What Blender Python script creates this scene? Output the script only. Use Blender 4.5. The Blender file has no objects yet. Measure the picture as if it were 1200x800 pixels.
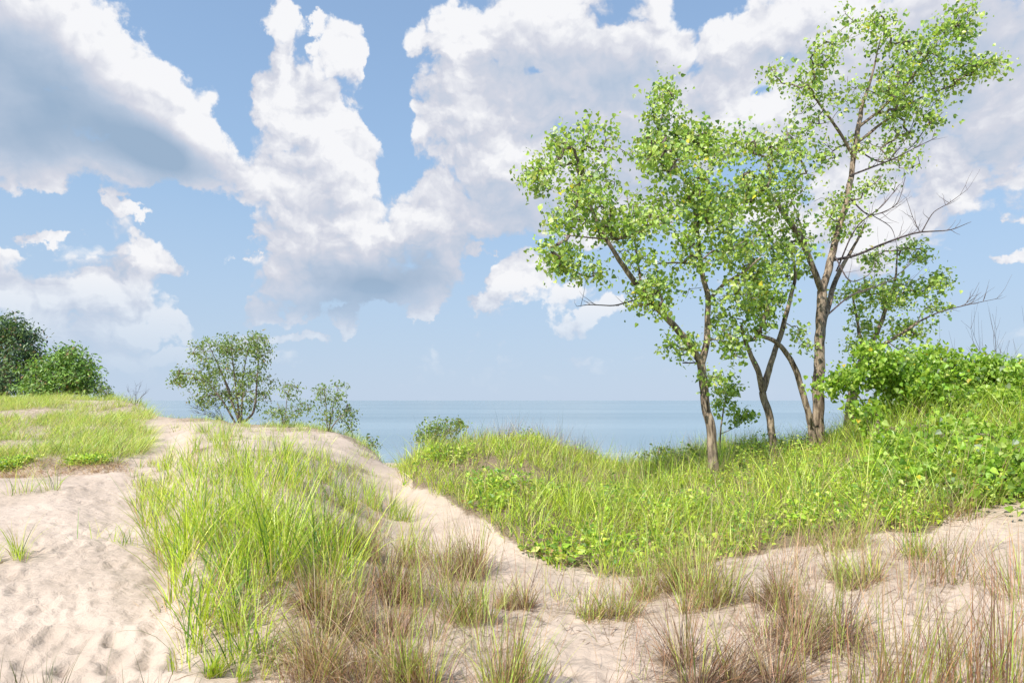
import bpy, math, random
import numpy as np

R = np.random.default_rng(7)
random.seed(7)
scene = bpy.context.scene
COL = scene.collection
F = 800.0            # focal length of the 1200 px wide photograph
U0, V0 = 600.0, 469.0

# ------------------------------------------------------------------ helpers
def link(o):
    COL.objects.link(o)
    return o

def tag(o, label=None, cat=None, group=None, kind=None):
    if label: o['label'] = label
    if cat: o['category'] = cat
    if group: o['group'] = group
    if kind: o['kind'] = kind
    return o

def empty(name, loc):
    o = bpy.data.objects.new(name, None)
    o.empty_display_size = 0.2
    o.location = loc
    return link(o)

def build(name, V, Q, mats, parent=None, col=None, T=None, mi=None, smooth=False, off=None):
    """V verts (n,3), Q quads (m,4), T tris (k,3); one mesh object"""
    V = np.asarray(V, dtype=np.float32)
    if off is not None:
        V = V - np.asarray(off, dtype=np.float32)
    me = bpy.data.meshes.new(name)
    Q = np.zeros((0, 4), np.int32) if Q is None else np.asarray(Q, np.int32)
    T = np.zeros((0, 3), np.int32) if T is None else np.asarray(T, np.int32)
    loops = np.concatenate([Q.ravel(), T.ravel()])
    nq, nt = len(Q), len(T)
    start = np.concatenate([np.arange(nq) * 4, nq * 4 + np.arange(nt) * 3]).astype(np.int32)
    me.vertices.add(len(V)); me.vertices.foreach_set('co', V.ravel())
    me.loops.add(len(loops)); me.loops.foreach_set('vertex_index', loops.astype(np.int32))
    me.polygons.add(nq + nt); me.polygons.foreach_set('loop_start', start)
    try:
        me.polygons.foreach_set('loop_total', np.concatenate([np.full(nq, 4), np.full(nt, 3)]).astype(np.int32))
    except Exception:
        pass
    if mi is not None:
        me.polygons.foreach_set('material_index', np.asarray(mi, np.int32))
    me.polygons.foreach_set('use_smooth', np.full(nq + nt, smooth, dtype=bool))
    me.update(calc_edges=True)
    if col is not None:
        col = np.asarray(col, np.float32)
        if col.shape[1] == 3:
            col = np.concatenate([col, np.ones((len(col), 1), np.float32)], 1)
        a = me.color_attributes.new('Col', 'FLOAT_COLOR', 'POINT')
        a.data.foreach_set('color', col.ravel())
    for m in (mats if isinstance(mats, (list, tuple)) else [mats]):
        me.materials.append(m)
    o = link(bpy.data.objects.new(name, me))
    if parent is not None: o.parent = parent
    return o

def hash2(ix, iy, seed):
    n = (ix.astype(np.int64) * 374761393 + iy.astype(np.int64) * 668265263 + seed * 974634777) & 0x7fffffff
    n = ((n ^ (n >> 13)) * 1274126177) & 0x7fffffff
    n = n ^ (n >> 16)
    return (n & 0xffff) / 65535.0

def vnoise(x, y, seed=0):
    ix, iy = np.floor(x), np.floor(y)
    fx, fy = x - ix, y - iy
    fx = fx * fx * (3 - 2 * fx); fy = fy * fy * (3 - 2 * fy)
    a = hash2(ix, iy, seed); b = hash2(ix + 1, iy, seed)
    c = hash2(ix, iy + 1, seed); d = hash2(ix + 1, iy + 1, seed)
    return (a * (1 - fx) + b * fx) * (1 - fy) + (c * (1 - fx) + d * fx) * fy

def fbm(x, y, octv=4, seed=0, gain=0.5):
    s = 0; a = 1; t = 0
    for k in range(octv):
        s = s + a * vnoise(x * 2 ** k + 17.3 * k, y * 2 ** k - 9.1 * k, seed + k)
        t += a; a *= gain
    return s / t - 0.5

def norm(a):
    return a / np.maximum(np.linalg.norm(a, axis=-1, keepdims=True), 1e-9)

# ------------------------------------------------------------------ terrain
COLS = {   # photo column -> (distance, photo row) of the ground going away from the viewer
 -3000: [(4.2,800),(8,600),(14,520),(22,480),(34,470)],
 -500: [(4.2,800),(8,610),(12,550),(18,510),(25,478),(36,462)],
 0:   [(4.2,800),(5.5,702),(8,612),(11,568),(12.2,561),(13.0,544),(18,515),(25,486),(32,472),(37,470)],
 70:  [(4.2,800),(5.5,702),(7.8,616),(10.5,570),(12.0,559),(12.8,543),(18,512),(25,484),(31,470.5),(34,469)],
 130: [(4.2,798),(5.4,704),(7.8,622),(10,580),(11.9,556),(12.7,543),(18,511),(25,482),(30,469)],
 165: [(4.15,800),(5.4,706),(7.7,626),(10,582),(12,557),(13,545),(18,511),(24,487),(28,475)],
 195: [(4.1,800),(5.4,706),(6.6,664),(7.6,628),(10,578),(13,545),(18,511),(24,489)],
 232: [(4.1,800),(4.7,748),(5.05,694),(6.2,636),(8,578),(10,545),(12,523),(14,519),(18,502),(23,491)],
 300: [(4.1,800),(4.7,742),(5.2,695),(6.5,625),(8.5,560),(10.5,526),(12,517),(14,519),(18,508),(22,497)],
 350: [(4.1,800),(5,712),(6.5,634),(8.5,570),(10.5,537),(12,528),(14,525),(18,512),(22,499)],
 400: [(4.1,800),(5,722),(6.5,648),(8.5,592),(10.5,560),(13,541),(17,524),(21,508)],
 440: [(4.1,800),(5,728),(6.5,664),(8.5,614),(10.5,580),(13,557),(16,541),(19,531)],
 467: [(4.1,800),(5,732),(6.5,672),(8.5,622),(10.5,587),(13,560),(15,549)],
 500: [(4.1,802),(5,734),(6.5,680),(8.5,624),(9.8,592),(10.4,570),(12,541),(13.5,529)],
 560: [(4.1,803),(5,738),(6.5,687),(7.8,646),(8.3,618),(10,575),(12,538),(14,518)],
 610: [(4.1,804),(5,740),(6.3,694),(7.3,662),(8.2,618),(10,571),(12,533),(14,513)],
 680: [(4.1,805),(5,742),(6.2,697),(7,674),(8.5,622),(10,590),(12,559),(14.5,535)],
 740: [(4.1,803),(5,740),(6.2,696),(7.2,666),(8.5,626),(10,596),(12,569),(14.5,548)],
 790: [(4.1,801),(5,736),(6.1,690),(7.2,657),(8.5,618),(10,590),(12,561),(14.5,539)],
 850: [(4.1,798),(5,729),(6,681),(7,651),(8.5,612),(10,581),(12,552),(14.5,531)],
 920: [(4.1,797),(5,722),(6,670),(7,640),(8.5,600),(10,568),(12,543),(14,530)],
 1000:[(4.1,797),(5,718),(6,662),(7,628),(8.5,582),(10,546),(12,516),(13.5,504)],
 1080:[(4.1,797),(5,715),(6,656),(7,619),(8.5,560),(10,520),(12,490),(14,475)],
 1200:[(4.1,796),(5,708),(6,646),(7,602),(8.5,546),(10,506),(12,472),(15,456)],
 1500:[(4.1,796),(5,704),(6,640),(7,592),(10,495),(14,440),(18,428)],
 4200:[(4.1,796),(5,704),(6,640),(7,592),(10,495),(14,440),(18,428)],
}
ULIST = np.array(sorted(COLS), float)
TG = np.arange(math.log(0.5), math.log(420.0), 0.0105)      # log distance grid
YG = np.exp(TG)

def pchip(x, y, xi):
    x = np.asarray(x, float); y = np.asarray(y, float)
    h = np.diff(x); d = np.diff(y) / h
    m = np.zeros(len(x)); m[0] = d[0]; m[-1] = d[-1]
    for k in range(1, len(x) - 1):
        if d[k - 1] * d[k] > 0:
            w1 = 2 * h[k] + h[k - 1]; w2 = h[k] + 2 * h[k - 1]
            m[k] = (w1 + w2) / (w1 / d[k - 1] + w2 / d[k])
    i = np.clip(np.searchsorted(x, xi) - 1, 0, len(x) - 2)
    t = np.clip((xi - x[i]) / h[i], 0, 1)
    return ((2*t**3-3*t**2+1)*y[i] + (t**3-2*t**2+t)*h[i]*m[i] + (-2*t**3+3*t**2)*y[i+1] + (t**3-t**2)*h[i]*m[i+1])

rows = []; crestY = []
for u in ULIST:
    pts = COLS[int(u)]
    P = [(0.5, -1.72), (2.2, -1.70)]
    P += [(Y, -(v - V0) / F * Y) for Y, v in pts]
    Yc, zc = P[-1]; crestY.append(Yc)
    P += [(Yc * 1.06, zc - 0.10), (Yc * 1.22, zc - 0.85), (max(Yc * 1.6, 30), min(zc - 2.6, -3.2)), (66, -7.6), (97, -9.05), (140, -10.6), (420, -14)]
    rows.append(pchip([math.log(a) for a, b in P], [b for a, b in P], TG))
rows = np.array(rows)
UG = np.concatenate([np.arange(-3000, -300, 60), np.arange(-300, 1500, 3.5), np.arange(1500, 4201, 60)]).astype(float)
ZG = np.stack([pchip(ULIST, rows[:, j], UG) for j in range(len(TG))], 1)   # (nu, nt)
CREST = lambda u: np.interp(u, ULIST, crestY)
UU, YY = np.meshgrid(UG, YG, indexing='ij')
XX = (UU - U0) / F * YY
# natural relief of wind-blown sand
amp = np.clip((YY - 2) / 6, 0.15, 1) * np.clip((200 - YY) / 100, 0, 1)
ZG += amp * (0.10 * fbm(XX / 1.3, YY / 1.3, 3, 3) * np.clip(YY / 10, 0.3, 1.0))
ZG += 0.045 * fbm(XX / 0.35, YY / 0.35, 3, 11) * np.clip((90 - YY) / 40, 0, 1)
ZG += 0.008 * fbm(XX / 0.12, YY / 0.12, 2, 21) * np.clip((16 - YY) / 6, 0, 1)

_vv = V0 - F * ZG / YY
_m = np.clip((UU - 470) / 60, 0, 1) * np.clip((670 - _vv) / 40, 0, 1) * np.clip((YY - 8) / 2, 0, 1) * np.clip((40 - YY) / 10, 0, 1)
ZG += _m * 0.34 * fbm(XX / 1.5, YY / 1.5, 3, 205)
_m = np.clip((190 - UU) / 60, 0, 1) * np.clip((YY - 13) / 3, 0, 1) * np.clip((60 - YY) / 10, 0, 1)
ZG += _m * 0.5 * fbm(XX / 3.0, YY / 3.0, 3, 305)
_m = np.clip((UU - 200) / 40, 0, 1) * np.clip((450 - UU) / 40, 0, 1) * np.clip((YY - 13) / 3, 0, 1) * np.clip((60 - YY) / 10, 0, 1)
ZG += _m * 0.32 * fbm(XX / 1.6, YY / 1.6, 4, 405, .6)

def footprint(cx, cy, ang, dep, L=0.30, W=0.13):
    # dimple with a pushed-up rim
    global ZG
    iu = np.abs(XX - cx) + np.abs(YY - cy)
    sel = np.where(iu < 0.7)
    dx = XX[sel] - cx; dy = YY[sel] - cy
    a = (dx * math.cos(ang) + dy * math.sin(ang)) / L
    b = (-dx * math.sin(ang) + dy * math.cos(ang)) / W
    r2 = a * a + b * b
    ZG[sel] += -dep * np.exp(-r2 * 1.8) + dep * 0.42 * np.exp(-(np.sqrt(r2) - 1.35) ** 2 * 7)

PATHU = [(3.6, 60), (4.4, 90), (5.5, 100), (7, 95), (9, 98), (11, 110), (13.5, 150), (17, 182), (22, 190)]
for k in range(420):
    Y = math.exp(R.uniform(math.log(3.4), math.log(20)))
    u = np.interp(Y, [p[0] for p in PATHU], [p[1] for p in PATHU]) + R.normal() * (75 if Y < 8 else 34 if Y < 13 else 12)
    footprint((u - U0) / F * Y, Y, math.pi / 2 + R.normal() * 0.5, R.uniform(0.010, 0.034), R.uniform(.10, .17), R.uniform(.05, .09))
for k in range(110):
    Y = R.uniform(5, 14); u = np.interp(Y, [5, 6.5, 8, 10, 13, 15], [650, 610, 560, 510, 470, 462]) + R.normal() * 22
    footprint((u - U0) / F * Y, Y, math.pi / 2 + R.normal() * 0.5, R.uniform(0.01, 0.025), R.uniform(.09, .15), R.uniform(.045, .08))
for k in range(200):
    Y = R.uniform(3.6, 7.0); u = R.uniform(420, 1250)
    footprint((u - U0) / F * Y, Y, R.uniform(0, 3), R.uniform(0.008, 0.03), R.uniform(.07, .16), R.uniform(.05, .10))

def gz(u, Y):
    """ground height at photo column u and distance Y"""
    u = np.asarray(u, float); Y = np.asarray(Y, float)
    iu = np.clip(np.searchsorted(UG, u) - 1, 0, len(UG) - 2)
    fu = np.clip((u - UG[iu]) / (UG[iu + 1] - UG[iu]), 0, 1)
    t = (np.log(Y) - TG[0]) / 0.0105
    it = np.clip(np.floor(t).astype(int), 0, len(TG) - 2); ft = np.clip(t - it, 0, 1)
    return ((ZG[iu, it] * (1 - fu) + ZG[iu + 1, it] * fu) * (1 - ft) + (ZG[iu, it + 1] * (1 - fu) + ZG[iu + 1, it + 1] * fu) * ft)

def gxy(x, y):
    return gz(U0 + F * np.asarray(x) / np.maximum(np.asarray(y), 0.5), np.maximum(np.asarray(y), 0.5))

def P3(u, v, Y):
    return np.array([(u - U0) / F * Y, Y, -(v - V0) / F * Y])

def hit(u, v):
    """first ground point seen at photo position (u, v)"""
    Y = np.exp(np.linspace(math.log(2.5), math.log(60), 900))
    z = gz(np.full(900, float(u)), Y)
    vv = V0 - F * z / Y
    k = np.where(vv <= v)[0]
    k = k[0] if len(k) else int(np.argmin(vv))
    return np.array([(u - U0) / F * Y[k], Y[k], z[k]])

def inpoly(px, py, poly):
    c = np.zeros(px.shape, bool); n = len(poly)
    for i in range(n):
        x1, y1 = poly[i]; x2, y2 = poly[(i + 1) % n]
        if y1 == y2: continue
        cond = ((y1 > py) != (y2 > py)) & (px < (x2 - x1) * (py - y1) / (y2 - y1) + x1)
        c ^= cond
    return c

MIXED = [(380,560),(450,560),(480,600),(520,640),(560,690),(560,740),(470,800),(330,800),(330,760),(385,700),(420,620)]
MOUND = [(154,548),(195,532),(260,526),(330,528),(400,540),(440,560),(432,600),(405,650),(400,705),(378,755),(325,800),(232,792),(206,725),(184,655),(158,600)]
RIGHT = [(470,556),(498,528),(560,505),(610,498),(680,525),(740,545),(800,528),(920,522),(1000,495),(1080,466),(1200,440),(1700,400),(1700,560),(1200,590),(1130,596),(1090,622),(980,628),(900,640),(840,660),(780,672),(735,676),(690,674),(655,668),(615,648),(570,616),(525,590),(490,572)]
SLOPE = [(-700,440),(0,463),(130,462),(166,470),(182,492),(180,515),(160,538),(100,541),(0,541),(-700,600)]

# vegetation mask for the brown litter on the ground
vv = V0 - F * ZG / YY
wob_u = UU + 26 * fbm(XX / 0.6, YY / 0.6, 3, 40); wob_v = vv + 22 * fbm(XX / 0.6, YY / 0.6, 3, 50)
near = YY < CREST(UU) * 1.5
litter = np.zeros_like(ZG)
litter[inpoly(wob_u, wob_v, MOUND) & near] = 0.55
litter[inpoly(wob_u + 9, wob_v - 4, MOUND) & near] = 0.36 + .5 * fbm(XX / .3, YY / .3, 3, 88)[inpoly(wob_u + 9, wob_v - 4, MOUND) & near]
litter[inpoly(wob_u, wob_v, RIGHT) & near] = 0.85
litter[inpoly(wob_u, wob_v, SLOPE) & near] = 0.45
litter[(wob_u < 150) & (vv + 30 * fbm(XX / .4, YY / .2, 4, 51) > 539) & (vv + 30 * fbm(XX / .4, YY / .2, 4, 52) < 554) & (YY > 10) & (YY < 14)] = 0.5
lipn = fbm(XX / .5, YY / .8, 4, 71)
litter[(UU > 195) & (UU < 450) & (YY > CREST(UU) * (.90 + .25 * lipn)) & (YY < CREST(UU) * 1.1)] = 0.48
litter[(UU > 330) & (vv > 640) & (YY < 8) & (fbm(XX / .55, YY / .55, 3, 31) > .03)] = 0.42
litter[(YY > CREST(UU) * 1.1) & (YY < 80)] = 0.6

for _ in range(4):
    litter[1:-1] = (litter[:-2] + 2 * litter[1:-1] + litter[2:]) / 4
    litter[:, 1:-1] = (litter[:, :-2] + 2 * litter[:, 1:-1] + litter[:, 2:]) / 4

# ------------------------------------------------------------------ materials
def nodes(m):
    m.use_nodes = True
    nt = m.node_tree
    for n in list(nt.nodes): nt.nodes.remove(n)
    return nt, nt.nodes.new, nt.links.new

def leaf_mat(name, trans=0.35, gloss=0.05, rough=0.45, sat=1.0, bump=False):
    m = bpy.data.materials.new(name); nt, N, L = nodes(m)
    out = N('ShaderNodeOutputMaterial'); at = N('ShaderNodeAttribute'); at.attribute_name = 'Col'
    nz = N('ShaderNodeTexNoise'); nz.inputs['Scale'].default_value = 22; nz.inputs['Detail'].default_value = 3
    tc = N('ShaderNodeTexCoord'); L(tc.outputs['Object'], nz.inputs['Vector'])
    mr = N('ShaderNodeMapRange'); mr.inputs[1].default_value = 0.3; mr.inputs[2].default_value = 0.7
    mr.inputs[3].default_value = 0.82; mr.inputs[4].default_value = 1.18
    L(nz.outputs['Fac'], mr.inputs[0])
    vm = N('ShaderNodeVectorMath'); vm.operation = 'SCALE'; L(at.outputs['Color'], vm.inputs[0]); L(mr.outputs[0], vm.inputs['Scale'])
    d = N('ShaderNodeBsdfPrincipled'); d.inputs['Roughness'].default_value = rough
    d.inputs['Specular IOR Level'].default_value = gloss * 8
    t = N('ShaderNodeBsdfTranslucent')
    ts = N('ShaderNodeVectorMath'); ts.operation = 'MULTIPLY'; ts.inputs[1].default_value = (1.25, 1.2, 0.6)
    L(vm.outputs[0], ts.inputs[0]); L(ts.outputs[0], t.inputs['Color'])
    L(vm.outputs[0], d.inputs['Base Color'])
    mx = N('ShaderNodeMixShader'); mx.inputs[0].default_value = trans
    L(d.outputs[0], mx.inputs[1]); L(t.outputs[0], mx.inputs[2]); L(mx.outputs[0], out.inputs['Surface'])
    return m

M_GRASS = leaf_mat('grass_blades', 0.42, 0.06)
M_LEAF = leaf_mat('cottonwood_leaf', 0.46, 0.07, 0.40)
M_DENSE = leaf_mat('dense_leaf', 0.25, 0.05)
M_DRY = leaf_mat('dry_stalks', 0.15, 0.02, 0.8)

def bark_mat(name, c1, c2, scale=1.0):
    m = bpy.data.materials.new(name); nt, N, L = nodes(m)
    out = N('ShaderNodeOutputMaterial'); p = N('ShaderNodeBsdfPrincipled'); p.inputs['Roughness'].default_value = 0.9
    p.inputs['Specular IOR Level'].default_value = 0.1
    tc = N('ShaderNodeTexCoord'); mp = N('ShaderNodeMapping'); mp.inputs['Scale'].default_value = (20*scale, 20*scale, 3.6*scale)
    L(tc.outputs['Object'], mp.inputs['Vector'])
    nz = N('ShaderNodeTexNoise'); nz.inputs['Scale'].default_value = 1; nz.inputs['Detail'].default_value = 6; nz.inputs['Roughness'].default_value = 0.7
    nz.inputs['Distortion'].default_value = 0.6
    L(mp.outputs[0], nz.inputs['Vector'])
    cr = N('ShaderNodeValToRGB'); cr.color_ramp.elements[0].position = 0.36; cr.color_ramp.elements[1].position = 0.6
    cr.color_ramp.elements[0].color = (*c1, 1); cr.color_ramp.elements[1].color = (*c2, 1)
    L(nz.outputs['Fac'], cr.inputs[0])
    n2 = N('ShaderNodeTexNoise'); n2.inputs['Scale'].default_value = 3.0; n2.inputs['Detail'].default_value = 4
    L(tc.outputs['Object'], n2.inputs['Vector'])
    mx = N('ShaderNodeMix'); mx.data_type = 'RGBA'; mx.blend_type = 'MULTIPLY'; mx.inputs[0].default_value = 0.6
    L(cr.outputs[0], mx.inputs[6])
    c3 = N('ShaderNodeValToRGB'); c3.color_ramp.elements[0].color = (0.55, 0.5, 0.45, 1); c3.color_ramp.elements[1].color = (1.2, 1.12, 1.0, 1)
    c3.color_ramp.elements[0].position = 0.35; c3.color_ramp.elements[1].position = 0.65
    L(n2.outputs['Fac'], c3.inputs[0]); L(c3.outputs[0], mx.inputs[7]); L(mx.outputs[2], p.inputs['Base Color'])
    b = N('ShaderNodeBump'); b.inputs['Strength'].default_value = 1.0; b.inputs['Distance'].default_value = 0.03
    L(nz.outputs['Fac'], b.inputs['Height']); L(b.outputs[0], p.inputs['Normal'])
    L(p.outputs[0], out.inputs['Surface'])
    return m
M_BARK = bark_mat('bark', (0.06, 0.042, 0.032), (0.43, 0.35, 0.27))
M_TWIG = bark_mat('twig_bark', (0.10, 0.08, 0.075), (0.34, 0.28, 0.24), 2)
M_DEAD = bark_mat('dead_wood', (0.06, 0.05, 0.055), (0.17, 0.14, 0.14), 2)

def sand_mat():
    m = bpy.data.materials.new('dune_sand'); nt, N, L = nodes(m)
    out = N('ShaderNodeOutputMaterial'); p = N('ShaderNodeBsdfPrincipled'); p.inputs['Roughness'].default_value = 0.95
    p.inputs['Specular IOR Level'].default_value = 0.12
    tc = N('ShaderNodeTexCoord')
    def noise(sc, det, ro=0.55, dist=0.0):
        n = N('ShaderNodeTexNoise'); n.inputs['Scale'].default_value = sc; n.inputs['Detail'].default_value = det
        n.inputs['Roughness'].default_value = ro; n.inputs['Distortion'].default_value = dist
        L(tc.outputs['Object'], n.inputs['Vector']); return n
    def ramp(n, p0, c0, p1, c1):
        r = N('ShaderNodeValToRGB'); r.color_ramp.elements[0].position = p0; r.color_ramp.elements[0].color = (*c0, 1)
        r.color_ramp.elements[1].position = p1; r.color_ramp.elements[1].color = (*c1, 1)
        L(n.outputs[0], r.inputs[0]); return r
    big = ramp(noise(1.1, 5), 0.35, (0.44, 0.355, 0.285), 0.65, (0.54, 0.44, 0.36))
    grain = ramp(noise(240, 3, 0.8), 0.3, (0.80, 0.79, 0.78), 0.7, (1.12, 1.12, 1.12))
    mx = N('ShaderNodeMix'); mx.data_type = 'RGBA'; mx.blend_type = 'MULTIPLY'; mx.inputs[0].default_value = 1
    L(big.outputs[0], mx.inputs[6]); L(grain.outputs[0], mx.inputs[7])
    # bits of dark debris lying on the sand
    deb = ramp(noise(19, 7, 0.72, 1.2), 0.635, (0, 0, 0), 0.70, (1, 1, 1))
    dz = ramp(noise(1.4, 3), 0.45, (0, 0, 0), 0.62, (1, 1, 1))
    dm = N('ShaderNodeMath'); dm.operation = 'MULTIPLY'; L(deb.outputs[0], dm.inputs[0]); L(dz.outputs[0], dm.inputs[1])
    m2 = N('ShaderNodeMix'); m2.data_type = 'RGBA'; L(dm.outputs[0], m2.inputs[0]); L(mx.outputs[2], m2.inputs[6])
    m2.inputs[7].default_value = (0.20, 0.14, 0.10, 1)
    # litter between the plants
    at = N('ShaderNodeAttribute'); at.attribute_name = 'Col'
    sp = N('ShaderNodeSeparateColor'); L(at.outputs['Color'], sp.inputs[0])
    ln = noise(9, 7, 0.75, 0.5)
    lm = N('ShaderNodeMath'); lm.operation = 'ADD'; L(ln.outputs[0], lm.inputs[0]); L(sp.outputs[0], lm.inputs[1])
    lr = N('ShaderNodeMapRange'); lr.inputs[1].default_value = 0.86; lr.inputs[2].default_value = 1.08; L(lm.outputs[0], lr.inputs[0])
    lc = ramp(noise(60, 5, 0.8), 0.35, (0.10, 0.07, 0.05), 0.68, (0.36, 0.28, 0.19))
    m3 = N('ShaderNodeMix'); m3.data_type = 'RGBA'; L(lr.outputs[0], m3.inputs[0]); L(m2.outputs[2], m3.inputs[6]); L(lc.outputs[0], m3.inputs[7])
    L(m3.outputs[2], p.inputs['Base Color'])
    b1 = N('ShaderNodeBump'); b1.inputs['Strength'].default_value = 0.85; b1.inputs['Distance'].default_value = 0.045
    L(noise(9, 5, 0.5, 0.4).outputs[0], b1.inputs['Height'])
    b2 = N('ShaderNodeBump'); b2.inputs['Strength'].default_value = 0.4; b2.inputs['Distance'].default_value = 0.006
    L(noise(130, 3, 0.7).outputs[0], b2.inputs['Height']); L(b1.outputs[0], b2.inputs['Normal'])
    L(b2.outputs[0], p.inputs['Normal']); L(p.outputs[0], out.inputs['Surface'])
    return m

nu, nt_ = ZG.shape
idx = np.arange(nu * nt_).reshape(nu, nt_)
Qg = np.stack([idx[:-1, :-1], idx[1:, :-1], idx[1:, 1:], idx[:-1, 1:]], -1).reshape(-1, 4)
gcol = np.repeat(litter.reshape(-1, 1), 3, 1)
ground = build('ground', np.stack([XX, YY, ZG], -1).reshape(-1, 3), Qg, sand_mat(), col=gcol, smooth=True)
tag(ground, kind='structure')

# ------------------------------------------------------------------ lake
def water_mat():
    m = bpy.data.materials.new('lake_water'); nt, N, L = nodes(m)
    out = N('ShaderNodeOutputMaterial'); p = N('ShaderNodeBsdfPrincipled')
    p.inputs['Roughness'].default_value = 0.18; p.inputs['IOR'].default_value = 1.33; p.inputs['Specular IOR Level'].default_value = .28
    tc = N('ShaderNodeTexCoord')
    mp = N('ShaderNodeMapping'); mp.inputs['Scale'].default_value = (0.0016, 0.010, 1); L(tc.outputs['Object'], mp.inputs[0])
    n1 = N('ShaderNodeTexNoise'); n1.inputs['Scale'].default_value = 1; n1.inputs['Detail'].default_value = 5; L(mp.outputs[0], n1.inputs['Vector'])
    r = N('ShaderNodeValToRGB'); r.color_ramp.elements[0].position = 0.38; r.color_ramp.elements[1].position = 0.62
    r.color_ramp.elements[0].color = (0.12, 0.195, 0.235, 1); r.color_ramp.elements[1].color = (0.20, 0.28, 0.32, 1)
    L(n1.outputs[0], r.inputs[0])
    # surf lines close to the beach
    sx = N('ShaderNodeSeparateXYZ'); L(tc.outputs['Object'], sx.inputs[0])
    mp2 = N('ShaderNodeMapping'); mp2.inputs['Scale'].default_value = (0.03, 0.16, 1); L(tc.outputs['Object'], mp2.inputs[0])
    wv = N('ShaderNodeTexNoise'); wv.inputs['Scale'].default_value = 1; wv.inputs['Detail'].default_value = 6; wv.inputs['Roughness'].default_value = 0.6
    L(mp2.outputs[0], wv.inputs['Vector'])
    fr = N('ShaderNodeMapRange'); fr.inputs[1].default_value = 0.54; fr.inputs[2].default_value = 0.60; L(wv.outputs[0], fr.inputs[0])
    yr = N('ShaderNodeMapRange'); yr.inputs[1].default_value = 104; yr.inputs[2].default_value = 128; yr.inputs[3].default_value = .55; yr.inputs[4].default_value = 0
    L(sx.outputs[1], yr.inputs[0])
    fm = N('ShaderNodeMath'); fm.operation = 'MULTIPLY'; L(fr.outputs[0], fm.inputs[0]); L(yr.outputs[0], fm.inputs[1])
    mx = N('ShaderNodeMix'); mx.data_type = 'RGBA'; L(fm.outputs[0], mx.inputs[0]); L(r.outputs[0], mx.inputs[6]); mx.inputs[7].default_value = (0.75, 0.78, 0.78, 1)
    L(mx.outputs[2], p.inputs['Base Color'])
    w = N('ShaderNodeTexNoise'); w.inputs['Scale'].default_value = 1; w.inputs['Detail'].default_value = 4
    mp3 = N('ShaderNodeMapping'); mp3.inputs['Scale'].default_value = (0.25, 0.8, 1); L(tc.outputs['Object'], mp3.inputs[0]); L(mp3.outputs[0], w.inputs['Vector'])
    b = N('ShaderNodeBump'); b.inputs['Strength'].default_value = 0.35; b.inputs['Distance'].default_value = 0.25
    L(w.outputs[0], b.inputs['Height']); L(b.outputs[0], p.inputs['Normal'])
    L(p.outputs[0], out.inputs['Surface'])
    return m
S = 60000.0
water = build('lake_water', [(-S, 60, -9.2), (S, 60, -9.2), (S, S, -9.2), (-S, S, -9.2)], [(0, 1, 2, 3)], water_mat())
tag(water, kind='structure')

# ------------------------------------------------------------------ blades, leaves and tubes
def blades(base, az, t0, curve, length, width, col, nseg=4, droop=1.4, tipcol=None):
    """curved tapered blades; all arguments per blade. Returns V, Q, C"""
    n = len(base)
    s = np.linspace(0, 1, nseg + 1)
    ang = t0[:, None] + curve[:, None] * s[None] ** droop
    ang = np.clip(ang, 0, 2.6)
    seg = length[:, None] / nseg
    am = (ang[:, 1:] + ang[:, :-1]) / 2
    h = np.concatenate([np.zeros((n, 1)), np.cumsum(np.sin(am) * seg, 1)], 1)
    z = np.concatenate([np.zeros((n, 1)), np.cumsum(np.cos(am) * seg, 1)], 1)
    d = np.stack([np.cos(az), np.sin(az), np.zeros(n)], -1)
    tw = az + R.uniform(0.6, 2.5, n)
    wv_ = np.stack([np.cos(tw), np.sin(tw), np.zeros(n)], -1)
    C = base[:, None, :] + d[:, None, :] * h[..., None] + np.array([0, 0, 1.0]) * z[..., None]
    prof = np.clip(1.02 - s ** 1.6, 0.05, 1) * np.clip(0.55 + 2 * s, 0, 1)
    W = wv_[:, None, :] * (width[:, None] * prof[None])[..., None] * 0.5
    V = np.stack([C - W, C + W], 2)                    # n, seg+1, 2, 3
    k = (nseg + 1) * 2
    q = np.array([[2*i, 2*i+1, 2*i+3, 2*i+2] for i in range(nseg)])
    Q = (np.arange(n)[:, None, None] * k + q[None]).reshape(-1, 4)
    if tipcol is None: tipcol = col
    CC = col[:, None, :] * (1 - s[None, :, None]) + tipcol[:, None, :] * s[None, :, None]
    CC = np.repeat(CC, 2, 1)
    return V.reshape(-1, 3), Q, CC.reshape(-1, 3)

def leaves(pos, size, col, up=0.35, aspect=0.92, droop=0.4, shape='delta'):
    """leaf shaped folded blades, two quads each"""
    n = len(pos)
    nrm = norm(R.normal(size=(n, 3)) + np.array([0.15, -0.35, up * 2]))
    a = norm(np.cross(nrm, norm(R.normal(size=(n, 3)))) + np.array([0, 0, -droop]))
    b = norm(np.cross(nrm, a)); c = np.cross(a, b)
    if shape == 'delta':
        pts = [(0, 0, 0), (-0.40, 0.06, .10), (-0.46, 0.34, .13), (0, 1, 0), (0.46, 0.34, .13), (0.40, 0.06, .10)]
    else:
        pts = [(0, 0, 0), (-0.22, 0.25, .06), (-0.2, 0.62, .06), (0, 1, -.04), (0.2, 0.62, .06), (0.22, 0.25, .06)]
    P = np.array(pts)
    V = pos[:, None] + size[:, None, None] * (P[None, :, 1:2] * a[:, None] + aspect * P[None, :, 0:1] * b[:, None] + P[None, :, 2:3] * c[:, None])
    q = np.array([[0, 3, 2, 1], [0, 5, 4, 3]])
    Q = (np.arange(n)[:, None, None] * 6 + q[None]).reshape(-1, 4)
    return V.reshape(-1, 3), Q, np.repeat(col, 6, 0)

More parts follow.
